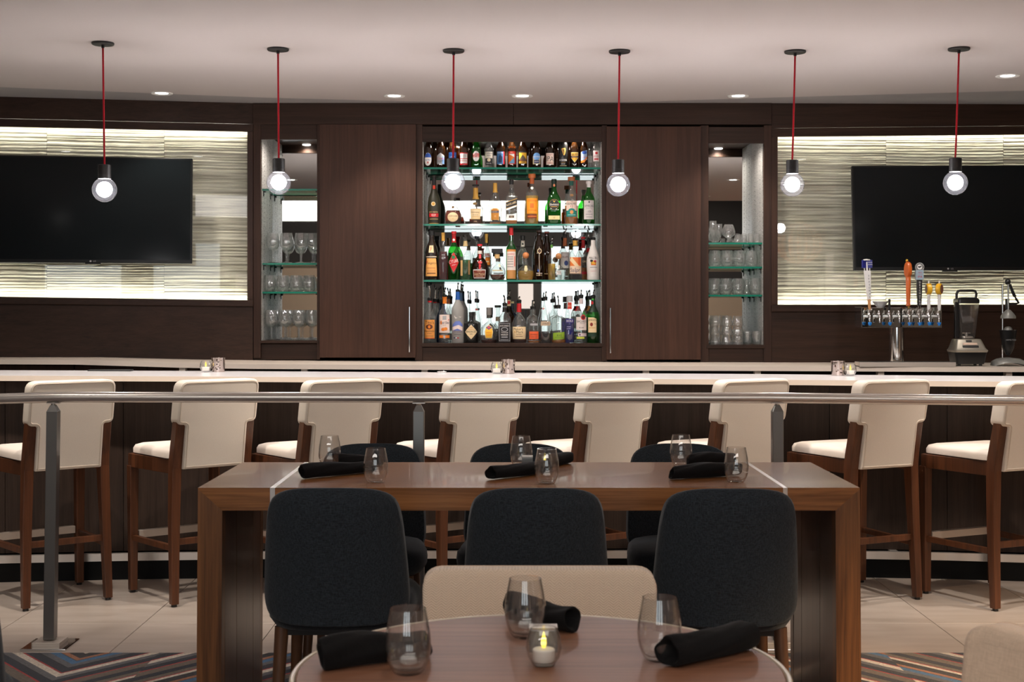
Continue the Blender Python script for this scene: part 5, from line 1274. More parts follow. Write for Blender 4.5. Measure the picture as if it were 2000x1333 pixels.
lq('rum_bottle', 'gold capped clear bottle behind the red ribboned bottle' + T3, 950, 17, 463, 'std', 'clear', None, None, (GD, 74, 92), [('R', -4, 8, 46, 54, WH), ('T', 'RINA', 3, 50, 5, 11, RD), ('R', -2, 8, 30, 45, OR), ('R', 0, 6, 36, 38, CR)], .15)
lq('cream_liqueur_bottle', 'round decanter bottle with wide black bar stopper' + T3, 971, 32, 494, 'orb', 'clear', ('brown', .20), ('bar', BK, 11, 8), (TN, 42, 50), [('R', -10, 12, 17, 19.4, (196, 180, 140)), ('E', 6, 28, 3, 3, (226, 214, 180))])
lq('maraschino_bottle', 'green necked bottle in straw wrap with red cap and white label' + T3, 998.5, 20.5, 456, 'flask', 'green', None, None, (RD, 87, 101.5),
   [('R', -10, 10, 2, 19, (196, 138, 74)), ('R', -10, 10, 19, 55, (236, 222, 212)), ('R', -10, 10, 55, 59, (214, 140, 70)), ('T', 'LUXARDO', -1, 50, 3.4, 15, RD), ('R', 6, 8.6, 26, 46, (226, 130, 110)), ('R', -8, 4, 44, 45, GY), ('R', -8, 4, 40, 41, GY), ('R', -8, 4, 35, 36, GY), ('R', -8, 4, 30, 31, GY), ('R', -8, 4, 25, 26, GY)])
lq('tequila_bottle', 'clear bottle with black cap behind the squat golden tequila' + T3, 1021, 21, 468, 'std', 'clear', ('dark', .38), ('cap', BK, 10, 1.3), ((226, 214, 206), 67, 79), [('E', 0, 72, 1.8, 2.4, BK)], .15)
lq('tequila_bottle', 'squat golden tequila bottle with a cork ball stopper' + T3, 1027, 32.5, 505, 'flagon', 'clear', ('gold', .42), ('ball', (206, 130, 76), 6.4), None, [('E', 0, 22, 4, 6, (206, 196, 150))])
lq('liqueur_bottle', 'tall dark brown bottle with white crest' + T3, 1053, 20.5, 453, 'tall', 'amber', ('brown', .34), ('cap', (50, 26, 16), 3, 1.05), None, [('E', .5, 56, 4.4, 5, CR), ('E', .5, 56, 3.2, 3.8, (70, 40, 24)), ('R', -.5, .6, 8, 64, (190, 170, 150)), ('E', -2, 18, 1.8, 2.4, BL), ('R', -6, 6, 12, 13.4, (226, 206, 190)), ('T', 'RESERVA', 0, 9, 2.4, 11, CR)])
lq('liqueur_bottle', 'tall red brown bottle behind the dark brown crested bottle' + T3, 1068, 18, 455, 'tall', 'amber', ('amber', .5), ('cap', (110, 36, 20), 3, 1.05), None, [('R', -6, 6, 12, 13.4, CR)], .15)
lq('tequila_bottle', 'yellow tequila bottle with green neck band and pourer' + T3, 1077.5, 15, 478, 'std', 'clear', ('gold', .46), ('pour', 463), ((104, 168, 70), 63, 72), [], .04)
lq('tequila_bottle', 'small round clear tequila bottle with green and cork ball stopper' + T3, 1091, 27, 506, 'flagon', 'clear', ('water', .4), ('ball', (190, 128, 78), 6), None, [('R', -5, 5, 10, 18, (206, 200, 196)), ('E', 0, 25, 3, 4, (186, 180, 176))], -.005)
lq('rum_bottle', 'clear rum bottle with white and blue label and orange neck, behind' + T3, 1103.5, 22, 462, 'std', 'clear', None, ('pour', 447), ((176, 90, 36), 68, 84), [('R', -10, 10, 24, 56, (222, 212, 208)), ('T', 'RUM', 0, 46, 4, 11, (130, 60, 50)), ('E', 2, 34, 4, 5, (56, 70, 130))], .16)
lq('rum_bottle', 'clear rum bottle with diagonal banner label and gold neck' + T3, 1123.5, 27, 470, 'std', 'clear', ('dark', .14), ('pour', 452), (GD, 67, 77),
   [('R', -12, 12, 12.5, 44, (230, 122, 52)), ('G', [(-12, 38), (-8, 45), (8, 26), (4, 22)], CR), ('R', -12.6, 12.6, 12.6, 27, (226, 198, 170)), ('T', 'Sailor', -.5, 19.4, 8, 20, NV), ('R', 6, 9, 30, 44, (214, 80, 30)), ('E', 1, 15, 1, 1, NV)])
lq('rum_bottle', 'red capped amber rum bottle behind the white coconut bottle' + T3, 1139, 20, 466, 'std', 'clear', ('amber', .3), ('cap', RD, 4, 1.25), (RD, 64, 80), [('R', -8, 9, 29, 46, (70, 60, 46)), ('T', 'ORO', 3, 37, 4, 9, CR), ('R', -8, 9, 12, 17, RD)], .15)
lq('rum_bottle', 'clear red banded bottle with pourer behind the white coconut bottle' + T3, 1150, 18, 470, 'std', 'clear', None, ('pour', 450), (RD, 56, 64), [], .17)
lq('coconut_rum_bottle', 'white coconut rum bottle with palm sunset label, rightmost' + T3, 1158.5, 26, 468, 'malibu', 'whitebottle', None, ('pour', 446, .6), None,
   [('T', 'MALIBU', 0, 42.6, 5, 20, BK), ('E', 0, 33, 5.6, 4.6, YL_), ('R', -5, 5, 28.4, 31, OR), ('E', -4, 37, 3, 2.4, BK), ('E', 3, 36, 2.6, 2.4, (190, 50, 60)), ('R', -4.4, -3.6, 30, 37, BK), ('R', 3, 3.6, 29, 36, BK), ('R', -7, 7, 24, 24.8, GY), ('T', 'COCONUT', 0, 17, 2.2, 12, (206, 130, 120)), ('R', -5, 5, 8, 8.8, WH)])
# niche floor
T4 = ', niche floor'
def nf(name, label, x, w, top, shape, glass, liq, cap, neck, layers, yo=0, **k): return bottle(name, label, x, w, top, shape, glass, liq, cap, neck, layers, 'c4', yo, G4, **k)
nf('vodka_bottle', 'clear vodka bottle with tan orange label, leftmost' + T4, 839.5, 24.5, 586, 'std', 'clear', ('water', .3), ('pour', 553), (RD, 79, 82),
   [('R', -11.2, 11.2, 10, 45, (232, 156, 74)), ('R', -11.2, 11.2, 8.4, 10, (206, 90, 30)), ('T', "Tito's", 0, 40, 6, 18, (50, 28, 18)), ('E', -.4, 31.4, 7, 4.8, (92, 42, 24)), ('E', -.4, 31.4, 2.4, 3.2, OR), ('T', 'Handmade', 0, 23.4, 4, 20, (50, 28, 18)), ('T', 'VODKA', 0, 18.4, 2, 11, BR), ('R', -8, 8, 13, 13.8, BR)])
nf('vodka_bottle', 'clear bottle with pourer behind the tan labelled vodka' + T4, 849.5, 22, 588, 'std', 'clear', None, ('pour', 562), (RD, 78, 80), [], .16)
nf('gin_bottle', 'blue glass bottle behind the orange necked vodka' + T4, 861, 18, 590, 'std', 'blueglass', None, ('pour', 560), None, [], .15)
nf('vodka_bottle', 'clear vodka bottle with orange neck and white orange fruit label' + T4, 868.5, 24, 580, 'std', 'clear', ('water', .2), ('pour', 562), (OR, 76.5, 90),
   [('R', -11.6, 11.4, 20, 55, (238, 218, 208)), ('R', -3.6, 4, 45, 53, (170, 170, 172)), ('T', 'Ketel One', 0, 39.6, 5, 19, NV), ('R', -8.4, -5.4, 36, 43, OR), ('T', 'ORANJE', 0, 34.6, 1.6, 9, GY), ('E', -2.6, 26.4, 4, 3.2, OR), ('E', 2.8, 27.4, 3.8, 3.2, (240, 140, 40)), ('R', -11.2, 11.2, 9.6, 15, OR), ('E', 0, 12.4, 2.2, 2.6, SV), ('E', 9, 45, 1, 1.2, RD)])
nf('vodka_bottle', 'brown necked bottle with pourer behind the orange necked vodka' + T4, 876, 20, 582, 'std', 'clear', None, ('pour', 563), ((150, 84, 40), 76, 86), [], .17)
nf('vodka_bottle', 'frosted vodka bottle with blue neck and blue bird picture' + T4, 894, 24, 570, 'goose', 'frost', None, ('pour', 553, .2), ((28, 92, 176), 84, 100),
   [('G', [(-11, 24), (11, 24), (11, 36), (4, 43), (-4, 42), (-11, 36)], (108, 128, 200)), ('G', [(-11, 24), (0, 28), (11, 23), (11, 31), (2, 35), (-11, 31)], (232, 214, 210)), ('G', [(-7, 52), (-4, 47), (0, 49), (-4, 50), (-6, 54)], WH), ('G', [(2, 52), (5, 49), (9, 51), (5, 51)], WH), ('T', 'GREY GOOSE', 0, 22.4, 3.6, 21, (130, 104, 140)), ('R', -8, -4, 9, 10.8, NV), ('R', -4, -1, 9, 10.8, WH), ('R', -1, 3, 9, 10.8, RD), ('R', -7, 7, 16, 16.8, GY)])
nf('vodka_bottle', 'frosted vodka bottle standing behind the blue bird bottle' + T4, 900, 22, 572, 'goose', 'frost', None, ('pour', 555), ((40, 70, 100), 82, 98), [], .17)
nf('syrup_bottle', 'clear tapering bottle with pourer behind the black bottle' + T4, 915, 16, 590, 'cone', 'clear', None, ('pour', 569), None, [], .14)
nf('syrup_bottle', 'clear swing top bottle with pourer behind the black bottle' + T4, 930, 20, 588, 'cone', 'clear', None, ('pour', 568), None, [('E', 1, 66, 3.4, 2, WH), ('E', 1, 64.4, 3.2, 1.2, RD)], .13)
nf('gin_bottle', 'squat black apothecary gin bottle with cream diamond label' + T4, 920, 28, 616, 'apoth', 'black', None, ('cap', BK, 8, 1.1), None,
   [('D', .6, 21.5, 13.6, 14.2, CR), ('T', "HENDRICK'S", .6, 22, 4, 22, BK), ('T', 'GIN', .6, 17.4, 2.4, 7, BK), ('R', -6, 7, 26.4, 27, GD), ('R', -4, 5, 30, 30.6, GD)])
nf('whisky_bottle', 'round whisky bottle with purple and orange crest' + T4, 955, 36, 612, 'flagon', 'clear', ('brown', .10), ('cap', (120, 116, 112), 15, 1.2), ((60, 56, 50), 48, 56),
   [('G', [(-6.6, 9), (6.6, 9), (8.4, 22), (7, 32), (0, 36), (-7, 32), (-8.4, 22)], CR), ('G', [(-5.6, 10), (5.6, 10), (7.4, 22), (6.2, 31), (0, 34.6), (-6.2, 31), (-7.4, 22)], YL_), ('G', [(-7, 30), (0, 25.6), (7, 30), (0, 34)], (66, 48, 120)), ('E', 0, 30, 3, 2, RD), ('R', -5, 5, 15, 16, OR), ('R', -5, 5, 19.6, 20.6, OR)])
nf('whisky_bottle', 'cream topped decanter bottle behind the purple crested whisky' + T4, 972, 24, 600, 'bulb', 'clear', ('dark', .36), ('cap', (50, 56, 50), 5, 1.3), None, [('R', -8, 8, 42, 50, (190, 170, 140))], .16)
nf('whisky_bottle', 'square black labelled whisky bottle with pourer' + T4, 985.5, 25, 596, 'square', 'clear', ('brown', .30), ('pour', 577), ((30, 26, 24), 60, 70),
   [('R', -11.4, 11.4, 3, 39, BK), ('R', -10.6, 10.6, 3.8, 38.2, SV), ('R', -10, 10, 4.4, 37.6, BK), ('E', 0, 26.4, 6.6, 4.4, SV), ('E', 0, 26.4, 5.4, 3.4, BK), ('T', "JACK DANIEL'S", 0, 33, 3.6, 18, WH), ('T', 'Tennessee', 0, 20.6, 2.6, 13, WH), ('T', 'WHISKEY', 0, 16, 3.2, 14, WH), ('R', -6, 6, 10.6, 12.4, SV), ('R', -8, 8, 6, 6.8, SV)], yo=-.008)
nf('whisky_bottle', 'dark amber bottle with tan neck label behind the black labelled whisky' + T4, 994, 22, 584, 'std', 'amber', ('amber', .6), ('pour', 567), (CR, 72, 84), [('E', 0, 79, 3, 4, RD)], .15)
nf('coffee_liqueur_bottle', 'dark navy bottle with cream cap behind the red wax bottle' + T4, 1000.5, 20, 592, 'apoth', opaque((26, 40, 58)), None, ('cap', CR, 4, 1.3), None, [], .19)
nf('bourbon_bottle', 'bourbon bottle with dripping red wax neck and cream label' + T4, 1014, 33, 590, 'flagon', 'clear', ('brown', .12), ('pour', 580), (RD, 60, 77),
   [('R', -14.6, 14.6, 7.6, 31.4, CR), ('T', "Maker's", -2, 27, 4.6, 22, (50, 28, 18)), ('T', 'Mark', 1, 21.4, 4.8, 15, (50, 28, 18)), ('T', 'WHISKY', 0, 16.6, 2.2, 14, BR), ('R', -7, 7, 12.4, 13.2, BR), ('E', -9, 21.4, 1.8, 1.8, TN)])
nf('bourbon_bottle', 'clear flask bottle with orange label and black pourer' + T4, 1042.5, 22.5, 602, 'flask', 'clear', ('amber', .06), ('pour', 586), None,
   [('R', -10, 10.6, 7.6, 22.4, (232, 96, 50)), ('T', 'BOURBON', 0, 16.4, 2.4, 14, (110, 30, 20)), ('R', -7, 7, 11.6, 12.2, (150, 50, 30)), ('R', -8, 8, 34, 38, SV)])
nf('syrup_bottle', 'swing top bottle of dark syrup with paper label' + T4, 1065.5, 23, 584, 'cone', 'clear', ('dark', .22), ('pour', 570), None,
   [('R', -11, 11, 33.6, 42, (190, 168, 142)), ('T', 'SYRUP', 0, 38, 3, 12, (90, 70, 56)), ('E', -6, 67, 4, 1.8, RD), ('E', -6, 68.4, 3.8, 1.6, WH)])
nf('whisky_bottle', 'clear bottle with pourer behind the green labelled flask' + T4, 1081.5, 20, 588, 'std', 'clear', None, ('pour', 572), None, [], .16)
nf('rye_bottle', 'clear flask bottle with lime green label' + T4, 1091, 28, 600, 'flask', 'clear', ('amber', .09), ('pour', 578), None,
   [('G', [(-13, 5.4), (13, 7.4), (13, 21.8), (-13, 19.4)], (122, 156, 34)), ('G', [(-12, 6.4), (12, 8.3), (12, 20.8), (-12, 18.6)], (140, 174, 44)), ('T', 'RYE', 1, 14.6, 4, 9, (60, 84, 20)), ('R', -8, 10, 10.4, 11, (80, 110, 24))], neckr=4)
nf('blue_curacao_bottle', 'slim bottle of deep blue liqueur with grey cap and red neck' + T4, 1112.5, 18.5, 582, 'slim', 'clear', ('blue', .52), None, (SV, 80, 92), [('R', -6, 6, 66, 79, (206, 48, 34)), ('T', 'The', 0, 76, 2, 5, GD), ('T', 'BOLS', 0, 72, 3, 8, CR), ('R', -9, 9, 39, 47, (52, 44, 124)), ('T', 'BOLS', 0, 43, 4.2, 14, WH), ('R', -6, 2, 31, 32, (150, 150, 200)), ('R', -6, 1, 27, 28, (150, 150, 200)), ('R', -3, -1.6, 17, 25, (150, 160, 210))])
nf('rum_bottle', 'clear rum bottle with white label and red disc' + T4, 1135, 24, 580, 'std', 'clear', ('water', .55), ('pour', 567), ((222, 206, 206), 76, 86),
   [('R', -11.4, 11.4, 25, 50.6, (230, 218, 212)), ('E', 3.6, 50, 4.8, 5.2, RD), ('E', 3.6, 50, 3, 3.2, (90, 20, 24)), ('T', 'BACARDI', .6, 42, 4.4, 20, BK), ('T', 'SUPERIOR', 2, 38, 1.6, 11, GY), ('T', 'RUM', 0, 29.6, 3, 12, (60, 30, 30)), ('R', -7, 11, 13, 19, (214, 196, 196)), ('D', -3, 16, 2, 2, NV), ('R', -10.4, 6, 8, 12, (196, 206, 70))])
nf('rum_bottle', 'clear bottle with red neck stripe behind the red disc rum' + T4, 1129, 20, 584, 'std', 'clear', None, ('pour', 568), (RD, 62, 72), [], .17)
nf('whiskey_bottle', 'green whiskey bottle with cream label, rightmost' + T4, 1158.5, 24.5, 581, 'std', 'green', ('dark', .5), ('pour', 566), ((20, 44, 26), 60, 84),
   [('G', [(-11.8, 20.4), (6, 20.4), (6, 47), (0, 49.6), (-11.8, 49.6)], CR), ('T', 'JAMESON', -2.6, 44, 4, 17, BK), ('E', -4, 36, 3, 3.6, (140, 40, 30)), ('T', '1780', 3, 37, 1.8, 5, BR), ('R', -10, 4, 29, 30, GD), ('R', -11.8, 6, 12.6, 18.6, (26, 58, 36)), ('E', -2.4, 78, 3, 3.2, RD)])
nf('whiskey_bottle', 'clear bottle with red label behind the green whiskey' + T4, 1152, 20, 583, 'std', 'clear', None, ('pour', 567), ((200, 130, 60), 62, 72), [('R', -5, 5, 56, 62, RD)], .17)
# ---------------------------------------------------------------- glasses in the side niches
def goblet(h, w):
    r = w / 2
    return [(.0001, 0), (.82 * r, .004), (.84 * r, .007), (.3 * r, .03 * h), (.15 * r, .08 * h), (.13 * r, .18 * h), (.19 * r, .26 * h), (.13 * r, .33 * h), (.2 * r, .42 * h), (.62 * r, .47 * h), (.92 * r, .57 * h), (r, .68 * h), (.96 * r, .82 * h), (.82 * r, h),
            (.82 * r - .0015, h), (.96 * r - .0016, .82 * h), (r - .0018, .68 * h), (.9 * r, .575 * h), (.58 * r, .49 * h), (.0001, .455 * h)]
def snifter(h, w):
    r = w / 2
    return [(.0001, 0), (.8 * r, .003), (.8 * r, .006), (.2 * r, .05 * h), (.12 * r, .2 * h), (.4 * r, .27 * h), (.9 * r, .42 * h), (r, .58 * h), (.85 * r, .82 * h), (.62 * r, h), (.62 * r - .0015, h), (.83 * r, .82 * h), (r - .0018, .58 * h), (.88 * r, .43 * h), (.35 * r, .29 * h), (.0001, .26 * h)]
def tumbler(h, w, inv=False):
    r = w / 2
    p = [(.0001, 0), (.70 * r, 0), (.76 * r, .05 * h), (.80 * r, .3 * h), (.9 * r, .62 * h), (.97 * r, .9 * h), (r, .94 * h), (r, h), (r - .003, h), (.93 * r, .88 * h), (.74 * r, .3 * h), (.66 * r, .16 * h), (.0001, .14 * h)]
    if inv: p = [(a, h - b) for a, b in p]
    return p
def flute(h, w):
    r = w / 2
    return [(.0001, 0), (.9 * r, .003), (.2 * r, .03 * h), (.16 * r, .3 * h), (.7 * r, .4 * h), (r, .6 * h), (.9 * r, h), (.9 * r - .0015, h), (r - .0016, .6 * h), (.66 * r, .41 * h), (.0001, .37 * h)]
def row(proto, items, side_label):
    o = None
    for (px, Y, z, lab) in items:
        if o is None: o = proto((X(px, Y), Y, z), lab)
        else: gcopy(o, (X(px, Y), Y, z), lab)
    return o
s_ = .95 / F * 9.42
zl1, zl2, zl3 = SHELF['l2'], SHELF['l3'], ZN['l']
zr1, zr2, zr3, zr4 = SHELF['r1'], SHELF['r2'], SHELF['r3'], ZN['r']
A, Bk = 9.42, 9.60
pxm = F / A
GB, ST = goblet(59 / pxm, 26 / pxm), stemless(32 / pxm, 25.5 / pxm)
n4 = ['leftmost', 'second from left', 'third from left', 'rightmost']
row(lambda l, t: make_glass('wine_goblet', t, GB, M['goblet'], l, 'wine goblets in the left niche'),
    [(533, A, zl1 + .0006, 'leftmost clear wine goblet on the shelf above the stemless glasses, left niche'), (559.5, A, zl1 + .0006, 'second clear wine goblet from left on the shelf above the stemless glasses, left niche'), (588, A, zl1 + .0006, 'third clear wine goblet from left on the shelf above the stemless glasses, left niche'), (610.5, A + .02, zl1 + .0006, 'rightmost clear wine goblet on the shelf above the stemless glasses, left niche')], '')
its = []
for i, px in enumerate((530, 556, 583.5, 610)): its.append((px, A, zl3 + .0006, '%s clear wine goblet in the front row on the left niche floor' % n4[i]))
for i, px in enumerate((540, 566, 591)): its.append((px, A + .13, zl3 + .0006, '%s of three clear wine goblets in the second row on the left niche floor' % ['leftmost', 'middle', 'rightmost'][i]))
row(lambda l, t: make_glass('wine_goblet', t, GB, M['goblet'], l, 'wine goblets in the left niche'), its, '')
its = []
for i, px in enumerate((526.5, 553, 578.5, 604)): its.append((px, A, zl2 + .0006, '%s stemless glass, front row, middle shelf of the left niche' % n4[i]))
for i, px in enumerate((541, 566, 592)): its.append((px, A + .11, zl2 + .0006, '%s of three stemless glasses, second row, middle shelf, left niche' % ['leftmost', 'middle', 'rightmost'][i]))
row(lambda l, t: make_glass('stemless_glass', t, ST, M['goblet'], l, 'stemless glasses in the left niche'), its, '')
its = []
for nm, zz, pxs in (('upper', zr2, (1396, 1420, 1444, 1467)), ('lower', zr3, (1395, 1418, 1442, 1475))):
    for i, px in enumerate(pxs): its.append((px, A, zz + .0006, '%s stemless glass, front row, %s stemless shelf, right niche' % (n4[i], nm)))
    for i, px in enumerate((1408, 1432, 1458)): its.append((px, A + .12, zz + .0006, '%s of three stemless glasses, second row, %s stemless shelf, right niche' % (['leftmost', 'middle', 'rightmost'][i], nm)))
row(lambda l, t: make_glass('stemless_glass', t, ST, M['goblet'], l, 'stemless glasses in the right niche'), its, '')
make_glass('brandy_snifter', 'round brandy snifter on the top shelf of the right niche', snifter(36 / pxm, 26 / pxm), M['goblet'], (X(1423, A), A, zr1 + .0006), 'glasses on the top shelf of the right niche')
f0 = make_glass('flute_glass', 'tall clear flute at the left of the top shelf, right niche', flute(43 / pxm, 15 / pxm), M['goblet'], (X(1392.5, A), A, zr1 + .0006), 'glasses on the top shelf of the right niche')
gcopy(f0, (X(1404, A + .1), A + .1, zr1 + .0006), 'shorter clear flute beside the brandy snifter, right niche', (1, 1, .9))
SG = tumbler(18 / pxm, 12.5 / pxm, True)
its = [(px, A + (.02 if px < 1440 else 0), zr1 + .0006, lab) for px, lab in zip((1440, 1453, 1466, 1479), ['%s shot glass, front row, top shelf of the right niche' % q for q in n4])]
its += [(px, A + .1, zr1 + .0006, lab) for px, lab in zip((1446, 1460, 1474), ['%s of three shot glasses, second row, top shelf, right niche' % q for q in ('leftmost', 'middle', 'rightmost')])]
row(lambda l, t: make_glass('shot_glass', t, SG, M['goblet'], l, 'glasses on the top shelf of the right niche', 20), its, '')
TU = tumbler(19 / pxm, 23 / pxm, True)
its = []
for ci, px in enumerate((1397, 1420, 1441)):
    for lv in range(3):
        its.append((px, A, zr4 + .0006 + lv * 18.4 / pxm, '%s clear tumbler in the %s stack on the right niche floor' % (['lowest', 'middle', 'topmost'][lv], ['left', 'middle', 'right'][ci])))
row(lambda l, t: make_glass('tumbler', t, TU, M['goblet'], l, 'stacked tumblers in the right niche'), its, '')
t2 = make_glass('tumbler', 'single short tumbler right of the stacks, right niche floor', tumbler(26 / pxm, 20 / pxm), M['goblet'], (X(1460, A + .03), A + .03, zr4 + .0006), 'short tumblers in the right niche')
gcopy(t2, (X(1478, A - .02), A - .02, zr4 + .0006), 'short tumbler at the right wall of the right niche floor')
# ---------------------------------------------------------------- beer tower
YT = 8.80; sT = F / YT
tw = thing('beer_tower', 'chrome beer tap tower with eight faucets on the right back counter', 'beer tower', (X(1760, YT), YT, bcz(1760)))
x0, x1, z0, z1 = X(1683, YT), X(1837.5, YT), Z(640, YT), Z(601, YT)
zc_ = bcz(1760)
g = MB().box(x0, x1, YT, YT + .165, z0, z1); g.build('tap_box', M['mirror'], tw, world=True, bevel=.003, smooth=0)
for a in (0, 1):
    MB().box([x0 - .004, x1][a], [x0, x1 + .004][a], YT - .004, YT + .168, z0 - .003, z1 + .003).build('end_trim', M['chrome'], tw, world=True, smooth=0, bevel=.001)
xc = X(1751, YT + .09); 
g = MB().lathe([(.047, zc_ + .012), (.047, z0)], 40, (xc, YT + .085, 0)); g.build('column', M['chrome'], tw, world=True)
MB().lathe([(.0001, zc_), (.06, zc_), (.06, zc_ + .008), (.05, zc_ + .012), (.0001, zc_ + .012)], 36, (xc, YT + .085, 0)).build('flange', M['chrome'], tw, world=True)
M['capblue'] = plain('blue_faucet_cap', (26, 128, 216), .35)
fx = [1698, 1717.5, 1737, 1756, 1775.5, 1795, 1814, 1833]
for i, px in enumerate(fx):
    Yf = YT - .03; x = X(px, YT - .06); zf = Z(618, YT - .05)
    f = MB()
    f.rod((x, YT, zf), (x, YT - .03, zf), .012, 14); f.rod((x, YT - .03, zf), (x, YT - .062, zf), .009, 12)
    f.tube([(x, YT - .055, zf + .006), (x, YT - .066, zf - .004), (x, YT - .071, zf - .02), (x, YT - .072, zf - .042)], .0085, 12, r2=.0065)
    f.lathe([(.0001, -.006), (.013, 0), (.014, .008), (.008, .018), (.006, .03), (.0001, .03)], 14, (x, YT - .05, zf + .006))
    fo = f.build('faucet', M['chrome'], tw, world=True, smooth=50)
    if i in (0, 2, 4, 5, 6, 7):
        if i in (0, 2, 6): g = MB().lathe([(.0001, -.062), (.008, -.058), (.0125, -.046), (.0115, -.04), (.0085, -.038)], 14, (x, YT - .072, zf)); g.build('faucet_cap', M['capblue'], fo, world=True)
        else:
            g = MB(); g.box(x - .012, x + .012, YT - .076, YT - .068, zf - .048, zf - .041); g.cyl((x, YT - .072), .008, zf - .06, zf - .04, 12); g.box(x - .003, x + .003, YT - .084, YT - .060, zf - .048, zf - .041); g.build('faucet_cap', M['capblue'], fo, world=True)
    if i in (0, 4, 5, 6):
        g = MB(); zz = zf + .03
        g.add([(x - .010, YT - .066, zz - .006), (x + .016, YT - .06, zz + .004), (x + .016, YT - .04, zz + .004), (x - .010, YT - .05, zz - .006), (x - .004, YT - .066, zz + .012), (x + .02, YT - .056, zz + .018), (x + .02, YT - .04, zz + .018), (x - .004, YT - .05, zz + .012)], [(3, 2, 1, 0), (4, 5, 6, 7), (0, 1, 5, 4), (1, 2, 6, 5), (2, 3, 7, 6), (3, 0, 4, 7)])
        g.build('faucet_lock', M['steel'], fo, world=True, bevel=.002, smooth=0)
YH = YT - .05; sH = F / YH
def hz(py): return Z(py, YH)
def hx(px): return X(px, YH)
hroot = lambda nm: None
def lett(g, s, cx, zc__, hh, y, mw=None):
    vs, fs, tw_ = text_geo(s, hh); k = 1 if not mw else min(1, mw / tw_)
    g.add([(cx + a * k, y, zc__ + b) for a, b in vs], fs)
def hpart(name): return name
# white seasonal handle with two blue heads
xw0, xw1 = hx(1696.5), hx(1692)
h = MB(); 
def lean(z): return lerp(hx(1698.5), hx(1692.5), (z - hz(604)) / (hz(510) - hz(604)))
secs = []
for z, w in ((hz(586), .011), (hz(570), .014), (hz(535), .021), (hz(529), .022)):
    x = lean(z); secs.append([(x - w, YH - .008, z), (x + w, YH - .008, z), (x + w, YH + .01, z), (x - w, YH + .01, z)])
h.sweep(None, secs); wh = h.build('tap_handle', M['white'], tw, world=True, bevel=.002, smooth=0); wh['label'] = 'tall white tap handle with blue head'
MB().tube([(lean(hz(606)), YH, hz(606)), (lean(hz(585)), YH, hz(585))], .008, 12, r2=.011).build('wood_foot', M['rib'], wh, world=True)
g = MB()
for dx in (-.018, .018): g.rod((lean(hz(530)) + dx * .9, YH, hz(531)), (lean(hz(522)) + dx, YH, hz(522)), .003, 8)
g.rod((lean(hz(530)), YH, hz(531)), (lean(hz(512)), YH, hz(512)), .006, 10); g.build('spindle', M['white'], wh, world=True)
for dx, a in ((-.017, .35), (.017, -.25)):
    x = lean(hz(516)) + dx
    o = MB().box(-.018, .018, -.005, .005, -.026, .026).build('head_panel', plain('tap_head_blue', (34, 40, 130), .4), wh, bevel=.003, smooth=0)
    o.location = Vector((x, YH - .008 + abs(dx) * .3, hz(516))) - tw.location; o.rotation_euler = (0, 0, a)
g = MB(); lett(g, 'SAMUEL', lean(hz(513)) + .0175, hz(513), .007, YH - .0165, .03); lett(g, 'ADAMS', lean(hz(517)) + .0175, hz(517.2), .007, YH - .0165, .03); g.build('head_lettering', M['logow'], wh, world=True, smooth=0)
g = MB(); g.lathe([(.0001, hz(506)), (.02, hz(507)), (.026, hz(508.5)), (.02, hz(509.5))], 16, (lean(hz(508)), YH, 0)); g.build('head_cap', M['white'], wh, world=True)
g = MB()
for i, ch in enumerate('SEASONAL'): 
    z = lerp(hz(539), hz(580), i / 7); lett(g, ch, lean(z) + .006, z, .0115, YH - .0092)
g.build('handle_lettering', plain('ink_dark', (30, 28, 40), .5), wh, world=True, smooth=0)
# orange turned handle with disc
M['orangewood'] = plain('orange_lacquer', (206, 98, 36), .3, coat=.4)
xo = hx(1774); h = MB().lathe([(.0001, hz(599)), (.012, hz(598.5)), (.0145, hz(596.5)), (.0125, hz(594)), (.0125, hz(590)), (.0155, hz(560)), (.0165, hz(545)), (.0155, hz(543)), (.0165, hz(541.5)), (.012, hz(539.5)), (.0001, hz(539))], 20, (xo, YH, 0))
oh = h.build('tap_handle', M['orangewood'], tw, world=True); oh['label'] = 'orange turned wood tap handle with round head'
g = MB(); r = (hz(512) - hz(543)) / 2; zc2 = (hz(512) + hz(543)) / 2
prof = [(.0001, -.014), (r * .93, -.014), (r, -.010), (r, .010), (r * .93, .014), (.0001, .014)]
g.lathe(prof, 32); ca, sa = cos(radians(76)), sin(radians(76))
g.v = [(xo - .002 + v[0] * .55 * ca + v[2] * sa, YH - v[0] * sa * .55 + v[2] * ca, zc2 + v[1]) for v in g.v]
g.build('disc_head', M['orangewood'], oh, world=True, smooth=40)
MB().ball((hx(1771.5), YH, hz(509)), .010, 14, 10).build('brass_finial', plain('brass', (214, 170, 70), .25, 1), oh, world=True, smooth=60)
MB().lathe([(.006, hz(603)), (.008, hz(598.5))], 12, (xo + .002, YH, 0)).build('brass_ferrule', plain('brass_b', (206, 170, 90), .25, 1), oh, world=True)
